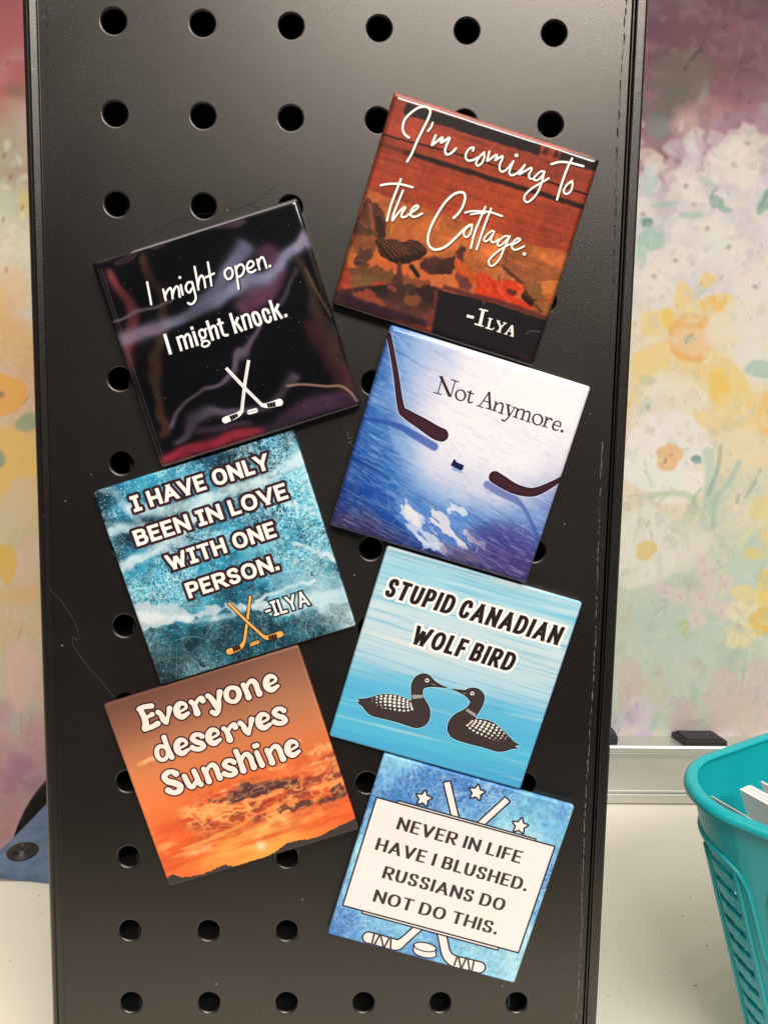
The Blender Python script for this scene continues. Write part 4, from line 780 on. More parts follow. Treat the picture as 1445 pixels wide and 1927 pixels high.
    for x, y, rx, ry, rot, c_ in [(1375, 730, 40, 50, -.2, (250, 214, 124)), (1352, 735, 18, 42, -.2, (250, 204, 92)), (1400, 770, 46, 40, .3, (248, 220, 150)), (1350, 795, 42, 36, .3, (248, 216, 150)), (1420, 840, 50, 40, 0, (246, 222, 170)), (1440, 780, 16, 40, 0, (250, 196, 110)), (1385, 850, 50, 44, 0, (246, 228, 190))]: petal(cv, x, y, rx, ry, rot, c_, .85, rs, 3, .12)
    petal(cv, 1218, 716, 14, 10, 0, (204, 206, 178), .8, rs, 2, .3); petal(cv, 1213, 765, 10, 20, .3, (206, 216, 200), .7, rs, 2, .1); dab(cv, _('1218,762 1219,770'), 3, (90, 110, 100), .8); dab(cv, _('1262,752 1266,748'), 3, (150, 160, 140), .7)
    flower(cv, 1258, 860, 82, 6, (250, 244, 238), .95, rs, (247, 184, 120), 26, .3, .95); dab(cv, _('1250,870 1252,864'), 4, (90, 70, 60), .8); dab(cv, _('1258,858 1264,856'), 3, (150, 120, 90), .8)
    petal(cv, 1430, 695, 26, 18, .3, (160, 200, 184), .8, rs, 2, .2); petal(cv, 1310, 865, 10, 8, 0, (110, 146, 152), .9, rs, 1.5, .2)
    for pts, w_, c_ in [('1330,850 1335,900 1328,960 1310,1010', 22, (176, 206, 186)), ('1390,870 1370,910 1345,940 1340,1000', 12, (150, 194, 186)), ('1355,840 1350,880 1332,930', 7, (116, 160, 156)), ('1430,885 1415,915 1402,935', 5, (110, 150, 156)), ('1300,940 1302,1000 1297,1030', 12, (214, 216, 170)), ('1220,935 1260,928 1300,935 1310,960', 14, (178, 204, 166)), ('1255,930 1225,960 1210,985', 7, (190, 206, 160)),
                        ('1445,970 1410,1000 1390,1030', 12, (236, 228, 180)), ('1330,960 1335,1000 1345,1020', 4, (236, 236, 206)), ('1318,920 1306,935 1304,950', 3, (120, 150, 140)), ('1388,932 1386,945', 5, (120, 140, 150)), ('1240,985 1290,985 1300,960', 24, (200, 216, 192))]: dab(cv, _(pts), w_, c_, .85, 2.5)
    flower(cv, 1215, 1035, 72, 5, (246, 238, 228), .85, rs, (240, 206, 118), 20, .9, .9); petal(cv, 1300, 1020, 46, 34, 0, (238, 228, 218), .7, rs, 4); petal(cv, 1305, 1045, 30, 40, .3, (240, 232, 222), .7, rs, 4)
    dab(cv, _('1216,990 1220,982'), 4, (150, 120, 50), .8); dab(cv, _('1224,1000 1227,1014'), 2, (130, 140, 140), .6)
    for x, y, rx, ry, rot, c_ in [(1240, 1130, 60, 34, -.2, (204, 216, 200)), (1290, 1090, 50, 18, -.3, (188, 208, 202)), (1250, 1170, 60, 40, -.4, (188, 214, 204)), (1330, 1200, 70, 50, 0, (196, 216, 202)), (1410, 1060, 30, 60, .3, (190, 218, 208)), (1375, 1240, 36, 24, .3, (180, 204, 190)), (1260, 1240, 70, 60, 0, (196, 216, 206))]: petal(cv, x, y, rx, ry, rot, c_, .7, rs, 5, .1)
    for x, y, R_ in ((1318, 1124, 26), (1250, 1112, 17), (1280, 1122, 16), (1362, 1100, 20), (1325, 1080, 20), (1356, 1150, 20), (1322, 1055, 14), (1310, 1165, 18)):
        flower(cv, x, y, R_, 5, (236, 212, 212), .7, rs, None, 4, rs.rand()*6, .7); dab(cv, [(x, y-3), (x-2, y), (x+2, y+4)], 2.2, (206, 140, 150), .8)
    petal(cv, 1418, 1042, 20, 12, 0, (240, 216, 130), .85, rs, 2.5); petal(cv, 1286, 1180, 9, 16, .1, (190, 204, 140), .8, rs, 2)
    for x, y, rx, ry, rot, c_ in [(1410, 1125, 34, 22, .2, (248, 226, 150)), (1395, 1150, 32, 20, 0, (250, 234, 190)), (1395, 1195, 36, 22, -.2, (248, 230, 170)), (1440, 1110, 16, 36, 0, (248, 214, 104))]: petal(cv, x, y, rx, ry, rot, c_, .9, rs, 2, .1)
    petal(cv, 1440, 1168, 28, 28, 0, (248, 200, 84), .95, rs, 2, .4)
    for pts in ('1250,1140 1232,1155 1225,1175', '1245,1130 1258,1136', '1350,1055 1356,1070'): dab(cv, _(pts), 3, (140, 174, 170), .8)
    # tulips at the foot
    for x, y, rx, ry, c_ in [(1360, 1320, 34, 66, (222, 190, 186)), (1425, 1300, 30, 70, (220, 192, 190)), (1285, 1370, 26, 60, (212, 186, 192)), (1185, 1290, 26, 55, (222, 194, 186)), (1235, 1290, 18, 46, (210, 206, 184)), (1320, 1360, 16, 70, (204, 212, 194)), (1400, 1350, 26, 60, (212, 198, 186)), (1200, 1345, 30, 40, (226, 210, 222))]: petal(cv, x, y, rx, ry, .05, c_, .75, rs, 3, .2, .06)
    petal(cv, 1385, 1245, 20, 20, 0, (176, 200, 184), .8, rs, 2.5); dab(cv, _('1398,1260 1396,1280 1393,1296'), 6, (150, 178, 160), .8)
    petal(cv, 1190, 1345, 20, 18, 0, (206, 186, 224), .7, rs, 5); petal(cv, 1205, 1388, 22, 12, 0, (200, 172, 222), .8, rs, 4); petal(cv, 1160, 1365, 12, 18, 0, (204, 196, 226), .7, rs, 4)
    for x, y in ((1183, 1345), (1196, 1330), (1155, 1362), (1178, 1352), (1186, 1362), (1160, 1380), (1258, 1330)): dab(cv, [(x, y), (x+4, y-7)], 3, (140, 130, 150), .8)
    for i in range(10): dab(cv, [(1240+200*rs.rand(), 1340+10*rs.rand())]*1+[(1240+200*rs.rand(), 1400)], 1.5, (170, 160, 160), .15)
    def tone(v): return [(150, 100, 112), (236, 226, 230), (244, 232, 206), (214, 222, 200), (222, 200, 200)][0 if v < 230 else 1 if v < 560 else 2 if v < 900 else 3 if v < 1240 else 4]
    for i in range(420):
        u, v = 1150+320*rs.rand(), 1400*rs.rand(); c_ = np.array(tone(v), float)*(.9+.16*rs.rand())+rs.randn(3)*5
        petal(cv, u, v, 5+12*rs.rand(), 3+7*rs.rand(), rs.rand()*3.1, tuple(np.clip(c_, 0, 255)), .38, rs, 1.2, .5, .2)
    for i in range(150):
        u, v = 1150+320*rs.rand(), 880+520*rs.rand(); l = 20+50*rs.rand(); a = 1.57+.5*rs.randn(); dab(cv, [(u, v), (u+l*.5*math.cos(a)+3, v+l*.5*math.sin(a)), (u+l*math.cos(a), v+l*math.sin(a))], 2+4*rs.rand(), [(186, 208, 190), (226, 224, 190), (200, 212, 206), (232, 214, 210)][rs.randint(4)], .55, 1)
    for i in range(60): u, v = 1190+260*rs.rand(), 230+1150*rs.rand(); dab(cv, [(u, v), (u+2*rs.randn(), v+3+3*rs.rand())], 2, (150, 150, 146), .55)
    mixin(cv, np.full((cv.H, cv.W), .12), (228, 220, 208)); cv.a *= (.925+.01*fbm(cv.H, cv.W, cv.H/3, cv.W/30, 2, rs))[..., None]
    return cv

def paint_left():
    rs = np.random.RandomState(22)
    cv = Wallpaint(-430, -62, -90, 480, 169, 3.0, (225, 205, 180))
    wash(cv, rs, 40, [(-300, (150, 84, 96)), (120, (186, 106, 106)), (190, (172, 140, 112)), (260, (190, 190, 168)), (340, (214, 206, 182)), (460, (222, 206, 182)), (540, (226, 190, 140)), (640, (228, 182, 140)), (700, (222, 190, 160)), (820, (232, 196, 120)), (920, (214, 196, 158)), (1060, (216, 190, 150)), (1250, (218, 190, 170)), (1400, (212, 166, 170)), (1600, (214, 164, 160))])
    fillers(cv, rs, 60, (-700, -60), (-250, 1420))
    petal(cv, 20, 260, 40, 60, 0, (176, 184, 162), .5, rs, 8); petal(cv, 40, 170, 30, 16, 0, (120, 108, 84), .6, rs, 5); petal(cv, 45, 385, 8, 30, 0, (222, 186, 96), .7, rs, 4)
    for x, y in ((17, 115), (44, 388), (10, 290), (22, 330), (8, 410), (14, 505)): dab(cv, [(x, y), (x-2, y+6)], 3.5, (110, 78, 60), .8)
    for i in range(14): u = 5+50*rs.rand(); v = 260+220*rs.rand(); petal(cv, u, v, 10, 5, rs.rand()*3, [(226, 216, 206), (190, 200, 180)][i % 2], .6, rs, 2, .1)
    petal(cv, 20, 570, 40, 60, 0, (232, 178, 124), .5, rs, 8); petal(cv, 45, 590, 14, 12, 0, (208, 206, 196), .6, rs, 3)
    petal(cv, 25, 880, 50, 70, 0, (236, 192, 110), .85, rs, 5, .1); petal(cv, 5, 745, 40, 44, 0, (240, 176, 84), .95, rs, 2, .5); petal(cv, 2, 750, 24, 30, 0, (236, 176, 110), .9, rs, 4); petal(cv, 0, 742, 8, 8, 0, (140, 120, 90), .8, rs, 2)
    petal(cv, 52, 795, 18, 20, .5, (150, 164, 140), .9, rs, 2.5, .3); petal(cv, 0, 865, 10, 16, 0, (140, 160, 140), .9, rs, 2, .2); dab(cv, _('45,760 52,750 56,744'), 2.5, (120, 120, 90), .7)
    petal(cv, 48, 940, 30, 50, .2, (222, 194, 160), .9, rs, 3, .25); petal(cv, 52, 1060, 28, 52, .1, (222, 190, 166), .9, rs, 3, .25); petal(cv, 12, 1060, 18, 40, 0, (228, 184, 84), .9, rs, 3, .15); petal(cv, 10, 960, 20, 40, 0, (212, 196, 166), .7, rs, 4)
    petal(cv, 30, 1120, 40, 20, 0, (222, 184, 120), .7, rs, 5); dab(cv, _('42,1180 32,1210 26,1225'), 3, (140, 140, 110), .8)
    petal(cv, 40, 1270, 30, 74, 0, (226, 190, 176), .9, rs, 3, .3, .06); dab(cv, _('18,1250 22,1290 34,1330'), 3, (236, 206, 190), .8, 2)
    dab(cv, _('40,1340 42,1380'), 3, (180, 140, 110), .8); dab(cv, _('60,1350 50,1400'), 2, (180, 140, 120), .7)
    petal(cv, 40, 1440, 22, 20, -.5, (190, 122, 156), .6, rs, 6); petal(cv, 22, 1470, 20, 22, 0, (194, 126, 160), .55, rs, 7); petal(cv, 5, 1340, 18, 24, 0, (196, 140, 160), .5, rs, 6); petal(cv, 68, 1480, 20, 20, 0, (196, 130, 156), .5, rs, 7)
    for x, y in ((11, 1562), (40, 1470), (47, 1472), (12, 1488)): dab(cv, [(x, y), (x+1, y+3)], 3, (150, 100, 100), .7)
    return cv

def to_image(name, cv):
    im = bpy.data.images.new(name, cv.W, cv.H)
    px = np.ones((cv.H, cv.W, 4), np.float32); px[..., :3] = np.clip(cv.a, 0, 1)[::-1]
    im.pixels.foreach_set(px.ravel()); im.update(); im.pack()
    return im

# ------------------------------------------------------------------ materials
def mat(name, rgb=(.8, .8, .8), rough=.5, metal=0, spec=.5, coat=0, coat_rough=.1):
    m = bpy.data.materials.new(name); m.use_nodes = True; b = m.node_tree.nodes['Principled BSDF']
    b.inputs['Base Color'].default_value = (*rgb, 1); b.inputs['Roughness'].default_value = rough; b.inputs['Metallic'].default_value = metal
    b.inputs['Specular IOR Level'].default_value = spec; b.inputs['Coat Weight'].default_value = coat; b.inputs['Coat Roughness'].default_value = coat_rough
    return m
def nd(m, t, **kw):
    n = m.node_tree.nodes.new(t)
    for k, v in kw.items(): setattr(n, k, v)
    return n
def lk(m, a, b): m.node_tree.links.new(a, b)
def bs(m): return m.node_tree.nodes['Principled BSDF']
def add_noise(m, scale, base, var, bump=0, bscale=None, detail=4, rough=None, stretch=None, dist=.01):
    """colour variation and bump from object-space noise"""
    tc = nd(m, 'ShaderNodeTexCoord'); mp = nd(m, 'ShaderNodeMapping'); lk(m, tc.outputs['Object'], mp.inputs[0])
    if stretch: mp.inputs['Scale'].default_value = stretch
    n = nd(m, 'ShaderNodeTexNoise'); n.inputs['Scale'].default_value = scale; n.inputs['Detail'].default_value = detail; lk(m, mp.outputs[0], n.inputs['Vector'])
    r = nd(m, 'ShaderNodeValToRGB'); r.color_ramp.elements[0].position = .3; r.color_ramp.elements[1].position = .7
    r.color_ramp.elements[0].color = (*[c*(1-var) for c in base], 1); r.color_ramp.elements[1].color = (*[c*(1+var) for c in base], 1)
    lk(m, n.outputs[0], r.inputs[0]); lk(m, r.outputs[0], bs(m).inputs['Base Color'])
    if rough:
        mr = nd(m, 'ShaderNodeMapRange'); mr.inputs[3].default_value = rough[0]; mr.inputs[4].default_value = rough[1]; lk(m, n.outputs[0], mr.inputs[0]); lk(m, mr.outputs[0], bs(m).inputs['Roughness'])
    if bump:
        n2 = nd(m, 'ShaderNodeTexNoise'); n2.inputs['Scale'].default_value = bscale or scale; n2.inputs['Detail'].default_value = 3; lk(m, mp.outputs[0], n2.inputs['Vector'])
        bp = nd(m, 'ShaderNodeBump'); bp.inputs['Strength'].default_value = bump; bp.inputs['Distance'].default_value = dist; lk(m, n2.outputs[0], bp.inputs['Height']); lk(m, bp.outputs[0], bs(m).inputs['Normal'])
    return m
def print_mat(name, cv, rough, coat, wrinkle):
    m = mat(name, rough=rough, spec=.15 if coat else .35, coat=coat, coat_rough=.05 if coat else .2)
    t = nd(m, 'ShaderNodeTexImage'); t.image = to_image(name, cv); t.extension = 'EXTEND'; lk(m, t.outputs[0], bs(m).inputs['Base Color'])
    tc = nd(m, 'ShaderNodeTexCoord'); n = nd(m, 'ShaderNodeTexNoise'); n.inputs['Scale'].default_value = 3.5; n.inputs['Detail'].default_value = 2; lk(m, tc.outputs['Object'], n.inputs['Vector'])
    b = nd(m, 'ShaderNodeBump'); b.inputs['Strength'].default_value = wrinkle; b.inputs['Distance'].default_value = .02; lk(m, n.outputs[0], b.inputs['Height'])
    lk(m, b.outputs[0], bs(m).inputs['Coat Normal' if coat else 'Normal'])
    return m

# ------------------------------------------------------------------ mesh helpers
def link(name, bm_or_mesh, m, parent=None, smooth=False, bevel=None):
    if isinstance(bm_or_mesh, bmesh.types.BMesh):
        me = bpy.data.meshes.new(name); bmesh.ops.recalc_face_normals(bm_or_mesh, faces=bm_or_mesh.faces); bm_or_mesh.to_mesh(me); bm_or_mesh.free()
    else: me = bm_or_mesh
    if m and not me.materials: me.materials.append(m)
    if smooth: me.polygons.foreach_set('use_smooth', [True]*len(me.polygons))
    o = bpy.data.objects.new(name, me); col.objects.link(o)
    if parent: o.parent = parent
    if bevel:
        b = o.modifiers.new('bevel', 'BEVEL'); b.width = bevel*S; b.segments = 2; b.limit_method = 'ANGLE'; b.angle_limit = .6
    return o
def tag(o, label=None, cat=None, group=None, kind=None):
    if label: o['label'] = label
    if cat: o['category'] = cat
    if group: o['group'] = group
    if kind: o['kind'] = kind
    return o
def empty(name, loc=(0, 0, 0), rot=None):
    o = bpy.data.objects.new(name, None); col.objects.link(o); o.empty_display_size = .1
    o.location = Vector(loc)*S
    if rot is not None: o.rotation_euler = rot
    return o
def prism(bm, pts, z0, z1):
    lo = [bm.verts.new((p[0]*S, p[1]*S, z0*S)) for p in pts]; hi = [bm.verts.new((p[0]*S, p[1]*S, z1*S)) for p in pts]
    bm.faces.new(lo[::-1]); bm.faces.new(hi); n = len(pts)
    for i in range(n): bm.faces.new((lo[i], lo[(i+1) % n], hi[(i+1) % n], hi[i]))
def bx(bm, x0, x1, y0, y1, z0, z1):
    prism(bm, [(x0, y0), (x1, y0), (x1, y1), (x0, y1)], z0, z1)
def sweep(bm, path, prof, closed=False, up=None):
    """path: list of Vector (mm); prof: list of (side, up) mm in the plane across the path"""
    rings = []; n = len(path)
    for i, p in enumerate(path):
        a = path[(i-1) % n] if (closed or i) else path[i]; b = path[(i+1) % n] if (closed or i < n-1) else path[i]
        t = (Vector(b)-Vector(a)).normalized(); u = Vector(up or (0, 0, 1)); s_ = t.cross(u).normalized(); u = s_.cross(t).normalized()
        rings.append([bm.verts.new((Vector(p)+s_*q[0]+u*q[1])*S) for q in prof])
    m_ = len(prof)
    for i in range(n if closed else n-1):
        A, B = rings[i], rings[(i+1) % n]
        for j in range(m_): bm.faces.new((A[j], A[(j+1) % m_], B[(j+1) % m_], B[j]))
    if not closed: bm.faces.new(rings[0][::-1]); bm.faces.new(rings[-1])
def circ(r, n=10, ry=None): return [(r*math.cos(k*2*math.pi/n), (ry or r)*math.sin(k*2*math.pi/n)) for k in range(n)]

# ================================================================== desk
DESKM = add_noise(mat('cream_laminate', (.74, .70, .60), .42, spec=.4), .35, (.78, .735, .63), .04, detail=5, rough=(.36, .5), stretch=(.5, 2.2, 1))
bm = bmesh.new(); prism(bm, [(-900, -210), (1100, -210), (1100, 172), (-66, 172), (-66, 90), (-900, 90)], -28, 0)
tag(link('desk', bm, DESKM, bevel=2), 'pale cream laminate desk top that the black board and teal basket stand on', 'desk')
SPK = mat('desk_speck', (.05, .045, .04), .8)
rs = random.Random(4); bm = bmesh.new()
for (u, v) in ((1311, 1655), (1297, 1690), (1283, 1725), (1330, 1780), (1308, 1855), (1145, 1875), (1260, 1902), (1320, 1886), (75, 1686), (20, 1808), (1200, 1800), (1243, 1752), (1221, 1893), (1262, 1830)):
    p = at_z(u, v, 0); r = .15+.18*rs.random(); prism(bm, [(p[0]+r*math.cos(a)*(1+.5*rs.random()), p[1]+r*math.sin(a)) for a in (0, 1, 2, 3, 4, 5)], .02, .08+.1*rs.random())
for i in range(24):
    x, y = rs.uniform(-130, 420), rs.uniform(-250, 140); r = .12+.15*rs.random(); prism(bm, [(x+r*math.cos(a), y+r*math.sin(a)) for a in (0, 1.2, 2.5, 3.7, 5)], .02, .1)
tag(link('crumbs', bm, SPK), kind='stuff')

# ================================================================== painted backdrops behind the board
def sheet_obj(name, cv, y, th):
    x0, x1, z0, z1 = cv.ex; me = bpy.data.meshes.new(name)
    vs = [(x0, y, z0), (x1, y, z0), (x1, y, z1), (x0, y, z1), (x0, y+th, z0), (x1, y+th, z0), (x1, y+th, z1), (x0, y+th, z1)]
    me.from_pydata([tuple(c*S for c in v) for v in vs], [], [(0, 1, 2, 3), (5, 4, 7, 6), (4, 0, 3, 7), (1, 5, 6, 2), (3, 2, 6, 7), (4, 5, 1, 0)])
    uv = me.uv_layers.new(name='uv'); c = [(0, 0), (1, 0), (1, 1), (0, 1)]
    for i in range(4): uv.data[i].uv = c[i]
    for i in range(4, 24): uv.data[i].uv = (.5, .98)
    m = mat(name, rough=.5, spec=.35); t = nd(m, 'ShaderNodeTexImage'); t.image = to_image(name, cv); t.extension = 'EXTEND'; lk(m, t.outputs[0], bs(m).inputs['Base Color'])
    tc = nd(m, 'ShaderNodeTexCoord'); n = nd(m, 'ShaderNodeTexNoise'); n.inputs['Scale'].default_value = 25; mp = nd(m, 'ShaderNodeMapping'); mp.inputs['Scale'].default_value = (.12, 1, 3)
    lk(m, tc.outputs['Object'], mp.inputs[0]); lk(m, mp.outputs[0], n.inputs['Vector']); b = nd(m, 'ShaderNodeBump'); b.inputs['Strength'].default_value = .08; b.inputs['Distance'].default_value = .003
    lk(m, n.outputs[0], b.inputs['Height']); lk(m, b.outputs[0], bs(m).inputs['Normal'])
    return link(name, me, m)
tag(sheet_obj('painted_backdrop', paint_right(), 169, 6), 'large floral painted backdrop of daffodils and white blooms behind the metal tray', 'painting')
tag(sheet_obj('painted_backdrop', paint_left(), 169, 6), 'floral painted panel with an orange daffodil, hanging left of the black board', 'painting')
bpy.data.objects['painted_backdrop.001'].scale = (1, 1, 1)

# ================================================================== aluminium tray below the backdrop
ALU = add_noise(mat('brushed_aluminium', (.62, .60, .54), .38, .75), 1.2, (.66, .65, .61), .04, detail=3, rough=(.32, .46), stretch=(.15, 6, 6))
tray = empty('marker_tray', (150, 157, 0)); tag(tray, 'beige aluminium ledge running along the foot of the right backdrop', 'tray')
def tray_part(name, prof):
    bm = bmesh.new(); x0, x1 = -88, 520
    A = [bm.verts.new((x0*S, p[0]*S, p[1]*S)) for p in prof]; B = [bm.verts.new((x1*S, p[0]*S, p[1]*S)) for p in prof]
    bm.faces.new(A); bm.faces.new(B[::-1]); n = len(prof)
    for i in range(n): bm.faces.new((A[i], B[i], B[(i+1) % n], A[(i+1) % n]))
    return link(name, bm, ALU, tray, bevel=.35)
tray_part('shelf', [(1, 33.2), (12, 33.2), (12, 34.6), (1, 34.6)])
tray_part('top_lip', [(-.4, 31.2), (1, 30.8), (1, 34.9), (.2, 35.2), (-.8, 34.2), (-.8, 32)])
tray_part('upper_bead', [(-.1, 28.4), (1, 28.2), (1, 30.8), (.2, 30.6)])
tray_part('front_face', [(.6, 8.2), (2.0, 8.2), (2.0, 28.2), (.6, 28.2)])
tray_part('lower_bead', [(-.2, 6.6), (1, 6.4), (1, 8.2), (.1, 8.0)])
tray_part('bottom_lip', [(-1.2, .9), (1.4, .5), (1.2, 6.4), (-1.0, 6.0)])
RUB = mat('black_rubber', (.02, .018, .02), .5)
def eraser(label, corners, h):
    o = empty('eraser', tuple(corners[0])); tag(o, label, 'eraser', 'black erasers on the aluminium ledge')
    P = [(c[0]-corners[0][0], c[1]-corners[0][1]) for c in corners]
    bm = bmesh.new(); prism(bm, P, .1, h*.8); link('body', bm, RUB, o, bevel=.6)
    c = np.mean(P, 0); bm = bmesh.new(); prism(bm, [tuple(c+(np.array(p)-c)*.86) for p in P], h*.8+.02, h); link('pad', bm, mat('felt', (.035, .03, .034), .9), o, bevel=.3)
eraser('flat black rubber eraser lying on the aluminium ledge beside the teal basket', [(249.5, 157.3, 34.6), (272.5, 157.3, 34.6), (268.5, 168.3, 34.6), (245.5, 168.3, 34.6)], 4.4)
eraser('small black block on the aluminium ledge next to the edge of the board', [(196, 158.5, 34.6), (213.4, 158.5, 34.6), (213.4, 167.5, 34.6), (196, 167.5, 34.6)], 6)

# ================================================================== blue plate with bolt and the black strap
BLUE = add_noise(mat('blue_paint', (.07, .14, .26), .5), 14, (.10, .16, .26), .22, bump=.15, bscale=40)
BLK = add_noise(mat('black_steel', (.016, .014, .013), .42, .3), 20, (.03, .026, .022), .4, bump=.2, bscale=30)
P = [at_z(u, v, 4)[:2] for u, v in ((0, 1600), (28, 1574), (60, 1541), (84, 1516), (112, 1480), (112, 1652), (84, 1649), (0, 1640), (-120, 1628), (-120, 1668+20), (-120, 1640))]
P = [P[0], P[1], P[2], P[3], P[4], P[5], P[6], P[7], at_z(-110, 1629, 4)[:2], at_z(-110, 1690, 4)[:2]]
bm = bmesh.new(); prism(bm, [tuple(p) for p in P[:8]]+[tuple(at_z(-40, 1637, 4)[:2])], .05, 4)
br = empty('bracket', (0, 0, 0)); tag(br, 'blue painted metal plate with a black round bolt, lying left of the board', 'bracket')
link('plate', bm, BLUE, br, bevel=.4)
bo = at_z(43, 1600, 5)
def lathe(prof, n=28, cx=0, cy=0, z=0):
    bm = bmesh.new(); R = []
    for r, h in prof:
        R.append([bm.verts.new(((cx+r*math.cos(k*2*math.pi/n))*S, (cy+r*math.sin(k*2*math.pi/n))*S, (z+h)*S)) for k in range(n)])
    for a, b in zip(R, R[1:]):
        for k in range(n): bm.faces.new((a[k], a[(k+1) % n], b[(k+1) % n], b[k]))
    bm.faces.new(R[0][::-1]); bm.faces.new(R[-1]); return bm
bolt = link('bolt', lathe([(7.2, 0), (7.4, .5), (6.8, 1.0), (4.6, 1.3), (4.4, 2.2), (3.4, 3.0), (2.0, 3.2), (1.8, 2.4), (.2, 2.4)], 36, bo[0], bo[1], 4.02), BLK, br, smooth=True)
# strap: a curved band rising behind the board
A = [at_y(u, v, 147) for u, v in ((24, 1580), (30, 1563), (37, 1545), (46, 1526), (57, 1507), (70, 1490), (84, 1474), (104, 1456), (130, 1440), (130, 1490), (104, 1502), (84, 1519), (62, 1541), (44, 1562), (30, 1582))]
bm = bmesh.new(); F_ = [bm.verts.new((p[0]*S, 1.47, p[2]*S)) for p in A]; G_ = [bm.verts.new((p[0]*S, 1.53, p[2]*S)) for p in A]; bm.faces.new(F_); bm.faces.new(G_[::-1])
for i in range(len(A)): bm.faces.new((F_[i], G_[i], G_[(i+1) % len(A)], F_[(i+1) % len(A)]))
tag(link('strap', bm, BLK, bevel=1.2), 'curved glossy black strap rising behind the blue plate towards the board', 'strap')

# ================================================================== perforated board
ARM = Matrix(((1, 0, 0), (0, math.sin(TILT), -math.cos(TILT)), (0, math.cos(TILT), math.sin(TILT))))   # board axes: right, up, normal
def on_board(name):
    o = bpy.data.objects.new(name, None); col.objects.link(o); o.empty_display_size = .1
    o.matrix_world = Matrix.Translation(Vector((0, 0, Z0*S))) @ ARM.to_4x4(); return o
PWD = mat('black_powder_coat', (.007, .005, .0048), .40, spec=1.0)
bs(PWD).inputs['Specular Tint'].default_value = (1.0, .92, .84, 1)
tc = nd(PWD, 'ShaderNodeTexCoord')
n1 = nd(PWD, 'ShaderNodeTexNoise'); n1.inputs['Scale'].default_value = 330; n1.inputs['Detail'].default_value = 2; lk(PWD, tc.outputs['Object'], n1.inputs['Vector'])
n2 = nd(PWD, 'ShaderNodeTexNoise'); n2.inputs['Scale'].default_value = 1.6; n2.inputs['Detail'].default_value = 5; lk(PWD, tc.outputs['Object'], n2.inputs['Vector'])
b1 = nd(PWD, 'ShaderNodeBump'); b1.inputs['Strength'].default_value = .3; b1.inputs['Distance'].default_value = .0014; lk(PWD, n1.outputs[0], b1.inputs['Height']); lk(PWD, b1.outputs[0], bs(PWD).inputs['Normal'])
mr = nd(PWD, 'ShaderNodeMapRange'); mr.inputs[1].default_value = .3; mr.inputs[2].default_value = .7; mr.inputs[3].default_value = .29; mr.inputs[4].default_value = .36; lk(PWD, n2.outputs[0], mr.inputs[0])
ng = nd(PWD, 'ShaderNodeTexNoise'); ng.inputs['Scale'].default_value = 190; ng.inputs['Detail'].default_value = 2; lk(PWD, tc.outputs['Object'], ng.inputs['Vector'])
ma = nd(PWD, 'ShaderNodeMath', operation='MULTIPLY_ADD'); ma.inputs[1].default_value = .22; ma.inputs[2].default_value = -.11; lk(PWD, ng.outputs[0], ma.inputs[0]); mb = nd(PWD, 'ShaderNodeMath', operation='ADD'); lk(PWD, ma.outputs[0], mb.inputs[0]); lk(PWD, mr.outputs[0], mb.inputs[1]); lk(PWD, mb.outputs[0], bs(PWD).inputs['Roughness'])
vo = nd(PWD, 'ShaderNodeTexVoronoi'); vo.inputs['Scale'].default_value = 9; lk(PWD, tc.outputs['Object'], vo.inputs['Vector'])
vr = nd(PWD, 'ShaderNodeValToRGB'); vr.color_ramp.elements[0].color = (.22, .20, .18, 1); vr.color_ramp.elements[0].position = .022; vr.color_ramp.elements[1].color = (.007, .005, .0048, 1); vr.color_ramp.elements[1].position = .034
lk(PWD, vo.outputs['Distance'], vr.inputs[0])
n3 = nd(PWD, 'ShaderNodeTexNoise'); n3.inputs['Scale'].default_value = 60; lk(PWD, tc.outputs['Object'], n3.inputs['Vector'])
gr = nd(PWD, 'ShaderNodeMix'); gr.data_type = 'RGBA'; gr.blend_type = 'MULTIPLY'; gr.inputs[0].default_value = .8; lk(PWD, vr.outputs[0], gr.inputs[6]); lk(PWD, n3.outputs[1], gr.inputs[7])
lk(PWD, vr.outputs[0], bs(PWD).inputs['Base Color'])
board = on_board('display_board'); tag(board, 'tall black perforated metal board with rows of round holes, leaning back on the desk', 'display board')
NROW = 15; R0 = 3.45; TOP = 30.0; BOT = -352.0; XL, XR = -21.2, 149.2
